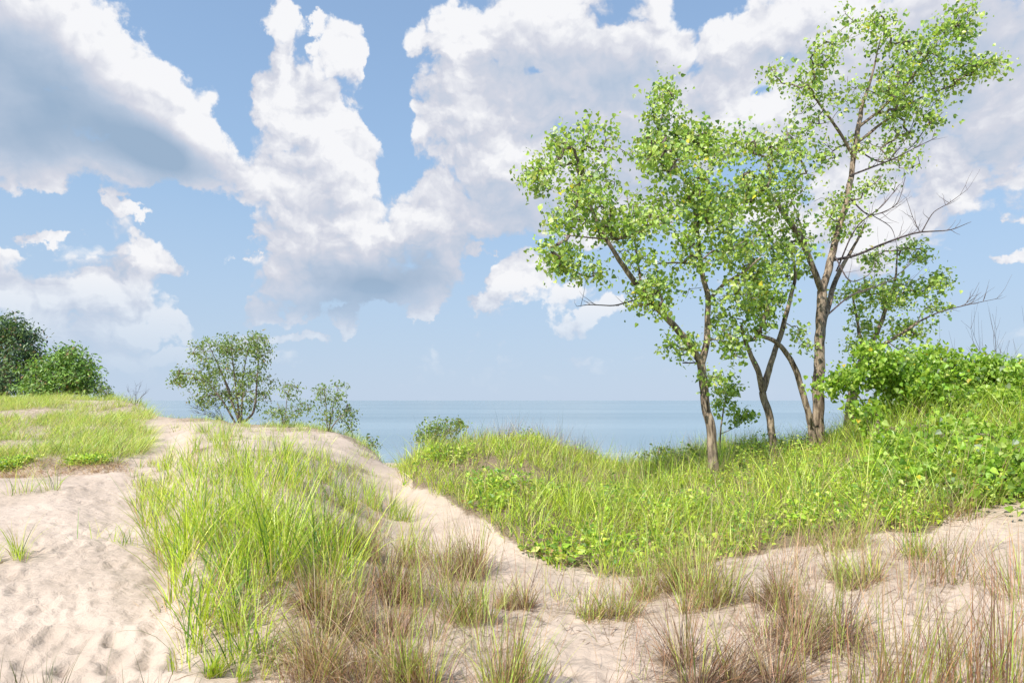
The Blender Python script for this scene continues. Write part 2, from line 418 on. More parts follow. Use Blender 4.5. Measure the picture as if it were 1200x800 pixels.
class Bag:
    def __init__(s): s.V = []; s.Q = []; s.C = []; s.M = []; s.n = 0
    def add(s, V, Q, C, mi=0):
        if len(V) == 0: return
        s.V.append(V); s.Q.append(Q + s.n); s.C.append(C); s.M.append(np.full(len(Q), mi)); s.n += len(V)
    def build(s, name, mats, parent=None, off=None, smooth=False):
        return build(name, np.concatenate(s.V), np.concatenate(s.Q), mats, parent, np.concatenate(s.C), mi=np.concatenate(s.M), off=off, smooth=smooth)

def tube(P, r, k):
    P = np.asarray(P, float); r = np.asarray(r, float); n = len(P)
    t = norm(np.gradient(P, axis=0))
    ref = np.array([0.3, 0.9, 0.2]) if abs(t[:, 1]).mean() < 0.8 else np.array([1.0, 0, 0.1])
    b = norm(np.cross(t, ref)); c = np.cross(t, b)
    a = np.linspace(0, 2 * math.pi, k, endpoint=False)
    V = P[:, None] + r[:, None, None] * (np.cos(a)[None, :, None] * b[:, None] + np.sin(a)[None, :, None] * c[:, None])
    i = np.arange(n - 1)[:, None]; j = np.arange(k)[None]; j2 = (j + 1) % k
    Q = np.stack([i * k + j, i * k + j2, (i + 1) * k + j2, (i + 1) * k + j], -1).reshape(-1, 4)
    return V.reshape(-1, 3), Q

def pick(pal, n, jit=0.12):
    """colours drawn from [(weight, (r,g,b))...]"""
    w = np.array([p[0] for p in pal], float); w /= w.sum()
    c = np.array([p[1] for p in pal])[R.choice(len(pal), n, p=w)]
    return np.clip(c * (1 + R.normal(size=(n, 1)) * jit) * (1 + R.normal(size=(n, 3)) * jit * 0.35), 0.005, 0.9)

# ------------------------------------------------------------------ trees
def smooth_path(pts, step):
    pts = np.asarray(pts, float)
    d = np.concatenate([[0], np.cumsum(np.linalg.norm(np.diff(pts, axis=0), axis=1))])
    t = np.arange(0, d[-1] + step * 0.5, step); t[-1] = min(t[-1], d[-1])
    if len(t) < 2: t = np.array([0, d[-1]])
    return np.stack([pchip(d, pts[:, k], t) for k in range(pts.shape[1])], 1) if len(pts) > 2 else np.stack([np.interp(t, d, pts[:, k]) for k in range(pts.shape[1])], 1)

def grow(skel, pts, step, wiggle=0.18, up=0.25):
    """join every attraction point to the nearest living wood; returns list of branches (node indices)"""
    nodes_ = [p for p in skel]; par = [-1] * len(skel)
    N = np.array(skel); br = []
    rem = np.array(pts)
    cap = len(skel) + len(pts) * 14 + 10
    A = np.zeros((cap, 3)); A[:len(skel)] = N; n = len(skel)
    d = np.linalg.norm(rem[:, None] - N[None], axis=2).min(1)
    alive = np.ones(len(rem), bool)
    D = d.copy()
    while alive.any():
        i = int(np.argmin(np.where(alive, D, 1e9))); alive[i] = False
        p = rem[i]
        dv = p - A[:n]; dist = np.linalg.norm(dv, axis=1)
        cost = dist * (1 + 0.35 * np.clip(-dv[:, 2] / np.maximum(dist, 1e-6) + 0.1, 0, 1))
        j = int(np.argmin(cost)); L = dist[j]
        m = max(1, int(round(L / step)))
        if m > 13: m = 13
        t = np.linspace(0, 1, m + 1)[1:]
        mid = (A[j] + p) / 2 + R.normal(size=3) * wiggle * L * 0.5 + np.array([0, 0, -up * L * 0.25])
        path = ((1 - t)[:, None] ** 2) * A[j] + 2 * (t * (1 - t))[:, None] * mid + (t[:, None] ** 2) * p
        path[:-1] += R.normal(size=(m, 3))[:-1] * step * 0.12
        s0 = n; A[n:n + m] = path; par.extend([j] + list(range(s0, s0 + m - 1))); n += m
        br.append([j] + list(range(s0, s0 + m)))
        nd = np.linalg.norm(rem[:, None] - path[None], axis=2).min(1)
        D = np.minimum(D, nd)
    return A[:n], par, br

def ell_pts(blobs):
    """blobs: (u, v, ru, rv, Y, rY, n) in photo units -> points, filled towards the outside"""
    out = []
    for u, v, ru, rv, Y, rY, n in blobs:
        d = norm(R.normal(size=(n, 3))); r = R.uniform(0.15, 1, n) ** 0.45
        q = d * r[:, None]
        yy = Y + q[:, 1] * rY
        out.append(np.stack([(u - U0 + q[:, 0] * ru) / F * Y, yy, -(v - V0 + q[:, 2] * rv) / F * Y], 1))
    return np.concatenate(out)

def make_tree(name, label, cat, Y0, limbs, blobs, pal, leaf=0.075, per=14, spread=0.13, step=0.12, tip=0.0028,
              group=None, dead=(), up=0.35, droop=0.45, shape='delta', mleaf=None, bark=None, twig_k=3, back=3, grow_=1.0, many=1.0, clump=0, split=False):
    """limbs: lists of (u, v, dY, radius_m)"""
    mleaf = mleaf or M_LEAF; bark = bark or M_BARK
    b0 = limbs[0][0]; base = P3(b0[0], b0[1], Y0 + b0[2])
    x, y = base[0], base[1]; base[2] = min(base[2], float(gxy(x, y))) - 0.03
    root = empty(name, base); tag(root, label, cat, group)
    tb = Bag(); skel = []
    for k, lm in enumerate(limbs):
        a = np.array([[*P3(u, v, Y0 + dy), r] for u, v, dy, r in lm])
        if k == 0: a[0, 2] = base[2] - 0.12
        a = smooth_path(a, step * 0.6)
        n = len(a)
        if n > 3:
            w = np.stack([fbm(np.arange(n) * 0.21 + 31 * k, np.full(n, 3.3 + i), 3, 5 + i) for i in range(3)], 1)
            fade = np.minimum(np.arange(n), 5)[:, None] / 5
            a[:, :3] += w * np.minimum(0.06, a[:, 3:4] * 0.7 + 0.015) * fade
            a[:, 3] *= 1 + 0.22 * fbm(np.arange(n) * 0.45 + 11 * k, np.full(n, 8.3), 2, 9)
        V, Q = tube(a[:, :3], a[:, 3], 12 if a[0, 3] > 0.05 else 7)
        if split:
            sb = Bag(); sb.add(V, Q, np.ones((len(V), 3))); sb.build('stem', bark, root, off=base, smooth=True)
        else: tb.add(V, Q, np.ones((len(V), 3)))
        lo = 0 if k else int(n * 0.45)
        skel.extend(list(a[lo:, :3]))
    if not split: tb.build('trunk', bark, root, off=base, smooth=True)
    skel = np.array(skel)[::2]
    cb = Bag()
    if clump:
        nb = []
        for bu, bv, ru, rv, by, ry, bn in blobs:
            for c_ in range(clump):
                d = norm(R.normal(size=3)) * R.uniform(.45, .95); q = R.uniform(.34, .52)
                nb.append((bu + d[0] * ru, bv + d[2] * rv, ru * q, rv * q * .85, by + d[1] * ry, ry * q, max(2, int(round(bn / clump)))))
            nb.append((bu, bv, ru * .8, rv * .8, by, ry * .8, max(1, int(bn * .25))))
        blobs = nb
    pts = ell_pts([(bu, bv, ru * grow_, rv * grow_, by, ry, int(bn * many)) for bu, bv, ru, rv, by, ry, bn in blobs])
    A, par, br = grow(skel, pts, step)
    tips = np.zeros(len(A))
    for b in br: tips[b[-1]] += 1
    for i in range(len(A) - 1, len(skel) - 1, -1):
        if par[i] >= 0: tips[par[i]] += tips[i]
    rad = tip * np.maximum(tips, 1) ** 0.44
    for b in br:
        P = A[b]; r = rad[b].copy(); r[0] = r[1] if len(r) > 1 else r[0]
        V, Q = tube(P, r, twig_k if r[0] < 0.012 else 6)
        cb.add(V, Q, np.ones((len(V), 3)), 1)
    # leaves along the outer part of every twig
    ends = []
    for b in br:
        q = b[1:][-back:]
        ends.append(A[q][R.integers(0, len(q), per)])
    ends = np.concatenate(ends)
    lp = ends + R.normal(size=ends.shape) * spread * np.array([1, 1, 0.8])
    n = len(lp)
    V, Q, C = leaves(lp, leaf * R.uniform(0.45, 1.4, n), pick(pal, n), up, 0.95, droop, shape)
    cb.add(V, Q, C, 0)
    cb.build('crown', [mleaf, M_TWIG], root, off=base)
    for dl in dead:
        db = Bag()
        for lm in dl:
            a = smooth_path(np.array([[*P3(u, v, Y0 + dy), r] for u, v, dy, r in lm]), 0.08)
            V, Q = tube(a[:, :3], a[:, 3], 5); db.add(V, Q, np.ones((len(V), 3)))
            L = len(a)
            for t in range(int(L * 0.55)):       # bare twigs
                i = R.integers(int(L * 0.15), L)
                d0 = norm(a[min(i + 1, L - 1), :3] - a[max(i - 1, 0), :3])
                d1 = norm(d0 * 0.9 + R.normal(size=3) * 0.55 + np.array([0, 0, 0.25]))
                ln = R.uniform(0.12, 0.5)
                tt = np.linspace(0, 1, 5)[:, None]
                tw = a[i, :3] + d1 * ln * tt + np.array([0, 0, 1]) * ln * 0.3 * tt ** 2 + R.normal(size=(5, 3)) * 0.012 * tt
                V, Q = tube(tw, np.linspace(min(a[i, 3], .006), 0.0015, 5), 3); db.add(V, Q, np.ones((len(V), 3)))
        db.build('dead_branch', M_DEAD, root, off=base)
    return root

G_COT = [(5, (0.36, 0.51, 0.10)), (3.5, (0.47, 0.62, 0.14)), (3.2, (0.17, 0.29, 0.09)), (1.5, (0.60, 0.70, 0.20)), (1.2, (0.60, 0.68, 0.42)), (.10, (0.78, 0.68, 0.06))]

grpT = 'cottonwoods standing on the vegetated dune'
# nearest tree, forked low, with the broad left crown
make_tree('cottonwood_tree', 'low-forked cottonwood with a broad leafy crown, leftmost of the tall trees', 'tree', 11.0,
  [[(837,552,0,.100),(833,500,0,.074),(826,465,0,.067),(822,425,0,.068)],
   [(822,425,0,.062),(802,396,-.1,.053),(778,368,-.25,.049),(752,342,-.35,.045),(728,308,-.45,.037),(706,272,-.5,.028),(690,238,-.5,.022),(680,205,-.5,.01)],
   [(822,425,0,.062),(829,395,.1,.050),(830,350,.15,.043),(822,315,.2,.038),(818,280,.2,.031),(812,235,.25,.028),(790,190,.2,.018),(770,150,.1,.009)],
   [(832,350,.1,.035),(850,332,.0,.028),(872,318,-.2,.02),(893,300,-.3,.010)],
   [(752,344,-.3,.022),(748,310,.2,.018),(742,270,.5,.014),(735,230,.6,.008)],
   [(822,312,.2,.02),(795,308,-.3,.015),(765,310,-.6,.008)],
   [(712,280,-.5,.016),(690,278,-.8,.012),(660,275,-1,.006)]],
  [(770,118,24,28,11.2,.45,26),(800,160,40,32,11.3,.6,44),(850,165,40,28,11.4,.6,34),(765,190,55,38,11,1,66),(840,215,52,42,11.1,1,66),
   (662,175,22,26,10.6,.5,22),(700,160,22,18,10.6,.5,14),(640,208,24,22,10.4,.5,24),(690,215,42,36,10.6,.8,44),
   (660,258,30,16,10.3,.6,18),(650,295,26,18,10.2,.6,22),(680,318,30,20,10.3,.6,22),(735,255,44,34,10.7,1,46),(800,265,50,40,10.6,1,60),
   (862,278,36,34,10.6,.9,40),(745,300,30,22,10.7,.7,14),(790,330,48,30,10.8,.9,34),(870,345,26,30,10.7,.7,22),(765,362,22,14,10.5,.4,12),
   (795,400,26,16,10.6,.4,14),(850,385,24,20,10.9,.5,12),(835,442,14,10,10.8,.3,5)],
  G_COT, leaf=0.066, per=14, spread=0.115, back=6, tip=.0042, grow_=1.12, many=1.3, clump=5, group=grpT,
  dead=[[[(742,352,-.3,.014),(715,358,-.4,.010),(690,357,-.5,.007),(676,359,-.5,.004)]],
        [[(823,423,0,.012),(812,425,-.1,.012),(800,425,-.15,.010)]]])
# slim forked tree
make_tree('cottonwood_tree', 'slim cottonwood whose trunk splits in a narrow V, right of the broad low-forked one', 'tree', 12.0,
  [[(908,530,0,.080),(903,495,0,.064),(894,457,0,.058)],
   [(894,457,0,.06),(886,430,-.1,.045),(877,408,-.1,.036),(868,380,-.2,.02)],
   [(894,457,0,.065),(904,425,0,.05),(914,395,.1,.044),(926,350,.1,.036),(932,318,.1,.026),(925,285,0,.012)]],
  [(878,372,34,26,11.8,.6,40),(905,332,38,32,11.9,.8,44),(930,300,34,34,12,.8,36),(885,300,30,26,11.8,.6,26),(868,410,20,14,11.7,.4,10),(942,398,14,18,12,.4,10),(905,260,34,26,12,.7,26)],
  G_COT, leaf=0.066, per=14, spread=.10, back=5, tip=.0038, grow_=1.12, many=1.15, clump=5, group=grpT)
# tall double-stemmed tree on the right
make_tree('cottonwood_tree', 'tallest cottonwood, with thick furrowed trunk, bent second stem and bare boughs', 'tree', 12.3,
  [[(958,523,0,.128),(959,480,0,.100),(960,430,0,.092),(962,385,0,.085),(963,340,0,.080)],
   [(963,342,0,.072),(975,300,.1,.062),(985,262,.2,.057),(995,222,.3,.052),(1001,180,.4,.045),(1006,145,.4,.042),(1015,110,.5,.03),(1025,75,.5,.016),(1032,45,.5,.008)],
   [(963,342,0,.058),(950,305,-.2,.050),(938,277,-.3,.05),(922,255,-.4,.04),(900,225,-.6,.028),(878,200,-.8,.014)],
   [(963,392,0,.045),(972,352,.2,.05),(984,318,.4,.04),(1000,290,.6,.028),(1014,262,.7,.018)],
   [(954,521,-.1,.075),(946,480,-.15,.055),(936,445,-.2,.050),(924,418,-.25,.044),(906,398,-.3,.037),(885,392,-.4,.03)],
   [(1001,185,.4,.03),(980,150,.2,.025),(962,125,0,.02),(945,100,-.1,.012)],
   [(1005,150,.4,.03),(1035,125,.3,.025),(1065,95,.1,.02),(1090,60,0,.012)],
   [(1001,170,.4,.03),(1040,140,.5,.024),(1085,112,.5,.018),(1130,95,.5,.010)],
   [(1090,62,0,.009),(1110,35,0,.006)]],
  [(1110,40,26,24,12.3,.5,30),(1128,12,16,12,12.3,.3,10),(1080,75,34,26,12.4,.6,36),(1120,88,32,20,12.6,.5,24),(1160,80,24,16,12.6,.4,18),
   (1045,95,36,34,12.8,.7,50),(1030,35,16,26,12.8,.4,22),(1050,45,20,16,12.7,.4,14),(1070,125,44,16,12.6,.5,22),(1095,140,16,10,12.4,.3,7),
   (965,70,18,26,12.1,.4,22),(945,100,24,18,12.1,.5,18),(912,92,16,12,12,.4,10),(970,120,26,20,12.3,.5,12),
   (900,170,30,28,11.6,.6,34),(885,215,34,30,11.5,.7,40),(920,235,30,26,11.8,.7,22),(1025,215,18,14,12.8,.4,9),(990,265,20,20,12.5,.5,12),(940,180,22,16,12,.5,12),
   (965,250,24,22,12.2,.5,10),(1015,170,30,26,12.8,.6,14),(975,185,24,24,12.4,.6,12),(945,145,22,20,12.2,.5,12),(1050,150,30,14,12.7,.5,10),(1000,110,24,24,12.5,.5,12),(985,30,20,20,12.3,.4,10),(1060,190,26,10,12.6,.4,6),(1000,240,26,24,12.6,.5,14),(935,215,24,20,12,.5,12)],
  G_COT, leaf=0.066, per=13, spread=0.115, back=6, tip=.0042, grow_=1.10, many=1.2, clump=5, group=grpT,
  dead=[[[(970,306,.1,.03),(1000,300,.2,.026),(1040,284,.2,.02),(1080,272,.2,.015),(1110,270,.2,.010),(1138,260,.2,.004)],
         [(1080,272,.2,.011),(1093,250,.1,.008),(1112,238,.1,.006),(1134,222,.1,.003)],
         [(1078,272,.2,.008),(1068,250,.3,.005),(1062,232,.3,.003)]],
        [[(996,206,.3,.022),(1025,195,.2,.016),(1050,185,.1,.012),(1075,172,0,.008),(1100,160,-.1,.004)],
         [(1042,188,.1,.010),(1060,165,.2,.007),(1072,140,.2,.003)]],
        [[(980,318,.2,.016),(1005,265,0,.012),(1035,240,-.2,.009),(1055,215,-.2,.004)]],
        [[(966,372,.1,.018),(1000,345,.2,.013),(1040,330,.2,.009),(1078,300,.1,.004)],
         [(1040,330,.2,.007),(1062,334,.3,.005),(1085,322,.3,.002)]],
        [[(1003,175,.4,.016),(1035,190,.5,.012),(1068,172,.5,.008),(1092,138,.5,.003)]],
        [[(993,230,.3,.016),(1022,252,.2,.012),(1050,240,.1,.008),(1062,205,.1,.003)],
         [(1022,252,.2,.009),(1045,268,.3,.006),(1052,292,.3,.003)]],
        [[(978,300,.1,.014),(1000,330,-.2,.010),(1018,322,-.3,.006),(1030,300,-.3,.003)]],
        [[(950,300,-.2,.015),(930,240,.2,.010),(915,210,.4,.006),(905,180,.5,.003)]]])
# tree behind, right of the big trunk
make_tree('cottonwood_tree', 'short rounded cottonwood with a bare bough sticking out right, rising behind the vine thicket', 'tree', 14.0,
  [[(992,508,0,.11),(997,475,0,.10),(1003,445,0,.09),(1014,415,0,.08)],
   [(1014,415,0,.06),(1030,385,0,.045),(1042,350,.1,.035),(1050,320,.1,.02),(1052,290,.1,.01)],
   [(1014,415,0,.05),(1050,395,-.1,.035),(1075,378,-.2,.024)],
   [(1014,415,0,.04),(1005,380,0,.03),(1000,350,.1,.018)]],
  [(1030,300,20,14,14,.4,16),(1070,298,22,14,14,.4,18),(1015,350,32,24,14,.7,40),(1060,345,32,20,14,.7,34),(1100,335,18,16,14,.4,18),
   (1045,385,40,16,14,.7,34),(1095,360,18,12,14,.4,10),(1010,400,26,16,13.8,.5,18),(1060,418,26,12,13.8,.5,10)],
  G_COT, leaf=0.066, per=14, spread=.10, back=5, tip=.0038, grow_=1.12, many=1.15, clump=5, group=grpT,
  dead=[[[(1074,378,-.2,.020),(1100,366,-.3,.014),(1130,358,-.3,.009),(1168,350,-.3,.004)],
         [(1130,358,-.3,.007),(1140,345,-.3,.004),(1148,330,-.3,.002)]]])
# sapling by the first trunk
make_tree('cottonwood_sapling', 'thin leafy sapling growing between the broad low-forked tree and the slim forked one', 'sapling', 13.0,
  [[(842,530,0,.02),(845,500,0,.016),(850,470,0,.011),(855,450,0,.005)], [(845,508,0,.010),(862,500,0,.006),(872,490,0,.003)]],
  [(852,450,16,16,13,.3,16),(868,488,16,10,13,.3,14),(848,478,14,10,13,.3,8)], G_COT, leaf=0.068, per=18, spread=.08, back=5)

# ------------------------------------------------------------------ shrubs and trees along the far crest
G_SHRUB = [(5, (0.17, 0.26, 0.08)), (4, (0.26, 0.36, 0.11)), (2, (0.36, 0.45, 0.16)), (1, (0.40, 0.46, 0.28)), (.4, (0.33, 0.26, 0.12))]
def stems(u0, v0, ends, r=.03):
    return [[(u0 + i * min(1.0, 30 * r), v0, 0, r), ((u0 * 1.15 + ue * .85) / 2 , (v0 + ve) / 2, R.normal() * .3, r * .7), (ue, ve, R.normal() * .5, r * .25)] for i, (ue, ve) in enumerate(ends)]
make_tree('shrub_tree', 'large open multi-stemmed shrub tree silhouetted on the sandy crest at left', 'shrub tree', 23.0,
  stems(280, 497, [(225,430),(245,405),(270,400),(290,410),(262,440)], .038) + [[(282,498,0,.04),(297,482,0,.035),(301,450,0,.028),(304,405,0,.012)]],
  [(250,415,26,20,23,1,50),(285,405,30,18,23,1,54),(225,440,26,12,23,.8,30),(265,445,36,20,23,1,60),(303,410,14,22,23,.6,28),(300,450,16,24,23,.8,34),(240,465,22,10,23,.8,16),(212,446,14,5,23,.5,8),(285,472,30,14,23,.8,26),(250,470,16,10,23,.8,12)],
  G_SHRUB, leaf=0.10, per=17, spread=0.12, back=4, step=0.2, tip=.005, shape='oval', bark=M_TWIG)
make_tree('shrub', 'low airy grey-green shrub just right of the large shrub tree on the crest', 'shrub', 22.0,
  stems(332, 498, [(340,452),(325,470),(355,475)], .02), [(340,458,12,10,22,.5,16),(322,480,12,8,22,.5,12),(352,478,16,10,22,.5,18),(338,488,20,6,22,.5,12)],
  G_SHRUB, leaf=0.09, per=14, spread=.11, step=.2, tip=.004, shape='oval', bark=M_TWIG)
make_tree('shrub', 'upright grey-green shrub at the brink where the crest begins to fall toward the lake', 'shrub', 21.5,
  stems(384, 507, [(380,455),(397,453),(408,480),(390,480)], .022), [(380,462,10,12,21.5,.5,18),(398,460,9,12,21.5,.5,14),(404,485,14,12,21.5,.5,20),(386,488,14,10,21.5,.5,18),(414,500,8,6,21.5,.5,6)],
  G_SHRUB, leaf=0.09, per=14, spread=.11, step=.2, tip=.004, shape='oval', bark=M_TWIG)
make_tree('shrub', 'tiny shrub low on the crest beside the water, at the left of the notch', 'shrub', 20.5,
  stems(432, 534, [(426,516),(438,514)], .012), [(430,520,10,8,20.5,.4,12),(440,520,6,6,20.5,.3,6)],
  G_SHRUB, leaf=0.09, per=8, spread=.10, step=.2, tip=.004, shape='oval', bark=M_TWIG)
make_tree('shrub', 'rounded leafy shrub in front of the lake at the right of the notch', 'shrub', 15.5,
  stems(512, 540, [(495,505),(510,498),(530,495),(538,505)], .02), [(496,512,12,10,15.5,.5,20),(512,500,12,10,15.5,.5,20),(532,498,14,9,15.5,.5,20),(518,518,24,12,15.5,.6,30)],
  G_SHRUB, leaf=0.075, per=16, spread=.08, step=.15, tip=.003, shape='oval', bark=M_TWIG)
make_tree('shrub', 'small dark leafy shrub seen against the lake, left of the nearest tree trunk', 'shrub', 14.5,
  stems(772, 545, [(765,528),(778,524),(788,532)], .012), [(768,530,12,7,14.5,.4,14),(784,530,12,8,14.5,.4,14),(755,538,10,5,14.5,.4,6)],
  G_SHRUB, leaf=0.075, per=8, spread=.08, step=.15, tip=.003, shape='oval', bark=M_TWIG)

G_DARK = [(5, (0.045, 0.095, 0.05)), (4, (0.09, 0.16, 0.06)), (3, (0.17, 0.27, 0.08)), (1, (0.20, 0.27, 0.10)), (.5, (0.26, 0.17, 0.08))]
G_MIDD = [(4, (0.11, 0.21, 0.05)), (4, (0.19, 0.34, 0.06)), (3, (0.28, 0.44, 0.08)), (1, (0.28, 0.36, 0.12)), (.5, (0.30, 0.19, 0.08))]
make_tree('broadleaf_tree', 'dark dense broadleaf tree at the far left edge, taller of the two', 'tree', 47.0,
  [[(5,490,0,.3),(5,450,0,.25),(8,420,0,.2),(10,395,0,.08)], [(6,440,0,.15),(-25,415,0,.08)], [(8,430,0,.15),(35,410,0,.06)]],
  [(2,396,34,24,47,3,120),(30,415,26,22,46.5,2.5,80),(-30,415,36,36,47,3,110),(10,440,50,26,46,3,130),(50,435,14,24,46.5,2,40),(-60,430,40,30,47,3,60)],
  G_DARK, leaf=0.24, per=34, spread=0.36, step=0.5, tip=.012, shape='oval', mleaf=M_DENSE, up=.8, grow_=1.10, many=.60, clump=7)
make_tree('broadleaf_tree', 'brighter green rounded broadleaf tree, right of the dark one at the far left', 'tree', 42.0,
  [[(80,490,0,.2),(80,460,0,.16),(82,435,0,.1),(82,415,0,.05)], [(80,455,0,.1),(55,432,0,.05)], [(80,450,0,.1),(108,435,0,.05)]],
  [(80,422,28,16,42,2,80),(55,435,26,20,42,2,70),(100,438,22,14,42,2,50),(80,450,40,16,41.5,2.5,110),(45,455,24,12,41.5,2,40),(105,455,18,12,41.5,1.5,36)],
  G_MIDD, leaf=0.22, per=32, spread=0.32, step=0.5, tip=.01, shape='oval', mleaf=M_DENSE, up=.8, grow_=1.12, many=.55, clump=7)
make_tree('shrub', 'wispy grey shrub at the foot of the bright green broadleaf tree', 'shrub', 36.0,
  stems(120, 474, [(115,450),(128,455)], .02), [(120,456,8,7,36,.6,12),(128,462,6,4,36,.5,8)], G_SHRUB, leaf=0.14, per=7, spread=.14, step=.25, tip=.006, shape='oval', bark=M_TWIG)

# bare dead brush at the foot of the shrub tree
def brush(name, label, cat, u, Y, h, n, lean, mat=M_DEAD, r=.006):
    b = np.array([(u - U0) / F * Y, Y, 0]); b[2] = float(gz(u, Y)) - .02
    root = None; bag = Bag()
    for k in range(n):
        d = norm(np.array([lean + R.normal() * .6, R.normal() * .4, 1.0])); L = h * R.uniform(.5, 1)
        t = np.linspace(0, 1, 8)[:, None]
        p = b + d * L * t + np.array([lean, 0, 0]) * L * .25 * t ** 2 + R.normal(size=(8, 3)) * .02 * L * t
        V, Q = tube(p, np.linspace(r, .0015, 8), 4); bag.add(V, Q, np.ones((len(V), 3)))
        for j in range(7):
            i = R.integers(2, 7); d2 = norm(d + R.normal(size=3) * .7); l2 = L * R.uniform(.15, .4)
            tt = np.linspace(0, 1, 4)[:, None]
            V, Q = tube(p[i] + d2 * l2 * tt + np.array([0, 0, l2 * .3]) * tt ** 2, np.linspace(r * .5, .001, 4), 3); bag.add(V, Q, np.ones((len(V), 3)))
    o = bag.build(name, mat, None, off=b, smooth=True); o.location = b
    return tag(o, label, cat)
brush('dead_brush', 'bare leaning dead branches left of the large shrub tree on the crest', 'brush', 262, 23.3, 1.5, 7, -1.3, r=.014)
brush('dead_brush', 'bare dark twigs poking above the grassy hummock beside the sand track crest', 'brush', 158, 27.5, 1.0, 6, .2, r=.01)
brush('dead_brush', 'dry dark twigs standing above the right edge of the vine thicket', 'brush', 1172, 12.8, 1.9, 14, 0, r=.006)

# ------------------------------------------------------------------ vine thicket on the right
G_VINE = [(5, (0.28, 0.45, 0.05)), (4, (0.38, 0.55, 0.07)), (3, (0.17, 0.30, 0.05)), (2, (0.50, 0.62, 0.16)), (.16, (0.66, 0.56, 0.05)), (.3, (0.40, 0.46, 0.36))]
make_tree('vine_thicket', 'bright green tangle of climbing vines heaped over shrubs at the right edge', 'vines', 11.6,
  [[(1050,520,0,.03),(1060,480,0,.02),(1065,450,0,.01)], [(1100,505,0,.03),(1120,470,0,.02),(1140,445,0,.01)], [(1180,500,.2,.03),(1190,465,.2,.02),(1210,440,.2,.01)],
   [(1240,490,.2,.03),(1270,455,.2,.02),(1300,430,.2,.01)], [(1020,515,-.1,.02),(1010,470,-.1,.012),(990,450,-.2,.006)]],
  [(b[0], b[1], b[2], b[3], (float(hit(b[0], b[1] + b[3])[1]) - .05 if b[1] > 500 else b[4]), b[5], int(b[6] * (.55 if b[1] > 500 else 1))) for b in
  [(1010,440,40,14,11.3,.5,34),(980,448,26,16,11.3,.5,16),(1040,424,26,10,11.3,.5,24),(1075,432,34,10,11.4,.6,30),(1060,465,54,26,11.4,.6,110),(1110,428,22,10,11.6,.5,20),(1140,438,40,8,11.6,.6,30),(1120,470,54,26,11.4,.7,100),
   (1165,432,20,9,11.7,.5,16),(1190,440,40,10,11.7,.6,34),(1185,475,56,26,11.5,.7,90),(1255,450,60,26,11.8,.9,80),(1350,440,80,34,12,1.2,90),(1020,490,26,16,11,.4,20),(1120,505,40,14,10.8,.4,40),(1185,515,50,18,10.3,.5,60),(1190,555,44,20,9.0,.4,60),(1150,545,30,16,9.4,.4,34),(1110,530,34,16,10.0,.4,34),(1060,520,34,14,10.4,.4,26),(1085,560,30,14,9.0,.3,26),(1150,575,34,12,8.4,.3,26),(1030,550,30,12,9.4,.3,18),(1260,540,60,30,10,.6,60),(1260,590,60,20,8.6,.4,40),(1020,408,10,10,11.3,.3,8),(1092,416,12,10,11.5,.3,8),(1150,424,10,8,11.6,.3,6)]],
  G_VINE, leaf=0.072, per=24, spread=0.12, back=5, step=.14, group=None, split=True, up=.5, droop=.6, clump=4, grow_=1.1, many=1.0)

# ------------------------------------------------------------------ grasses
SLOPEGREEN = [(5, (0.42, 0.56, 0.12)), (3, (0.54, 0.65, 0.20)), (2, (0.64, 0.60, 0.34)), (1.8, (0.19, 0.31, 0.08))]
GREEN = [(5, (0.42, 0.57, 0.05)), (5, (0.57, 0.70, 0.08)), (4, (0.14, 0.27, 0.05)), (1.6, (0.68, 0.74, 0.22)), (1.3, (0.58, 0.46, 0.24))]
YGREEN = [(5, (0.47, 0.62, 0.06)), (4, (0.58, 0.71, 0.10)), (3, (0.19, 0.34, 0.05)), (1.4, (0.70, 0.75, 0.26)), (.9, (0.58, 0.48, 0.28))]
STRAW = [(4, (0.56, 0.41, 0.29)), (3, (0.38, 0.24, 0.18)), (3.5, (0.17, 0.10, 0.08)), (1.5, (0.74, 0.62, 0.44)), (1.4, (0.44, 0.22, 0.15))]
REDS0 = [(3, (.42, .22, .14)), (3, (.56, .38, .24)), (2, (.18, .11, .085))]
OLIVE0 = [(3, (.42, .55, .10)), (3, (.54, .60, .16)), (2, (.20, .28, .07)), (1, (.5, .38, .22))]
DARKST = [(3, (0.07, 0.10, 0.05)), (2, (0.12, 0.11, 0.09)), (1, (0.17, 0.14, 0.10))]

def scatter(poly, ymin, ymax, dens, fall=0.0, umin=-400, umax=1560):
    """tuft centres on the ground inside an image-space outline; dens per square metre at 6 m, thinning with distance"""
    out = []
    Y = []
    for y0 in np.arange(ymin, ymax, 0.5):
        ym = y0 + .25
        w = (umax - umin) / F * ym
        n = R.poisson(max(dens * w * .5 * (6 / max(ym, 6)) ** fall, 0))
        Y.append(np.stack([R.uniform(umin, umax, n), R.uniform(y0, y0 + .5, n)], 1))
    A = np.concatenate(Y); u, y = A[:, 0], A[:, 1]
    z = gz(u, y); v = V0 - F * z / y; x = (u - U0) / F * y
    wu = u + 22 * fbm(x / .5, y / .5, 3, 40); wv2 = v + 16 * fbm(x / .5, y / .5, 3, 50)
    k = inpoly(wu, wv2, poly) & (y < CREST(u) * 1.35)
    for bu, bv, bw, bh in [(575,548,18,8),(604,566,10,14),(1105,600,50,8),(770,540,22,6)]:
        k &= ((wu - bu) / bw) ** 2 + ((wv2 - bv) / bh) ** 2 > 1
    return u[k], y[k], v[k], x[k], z[k]

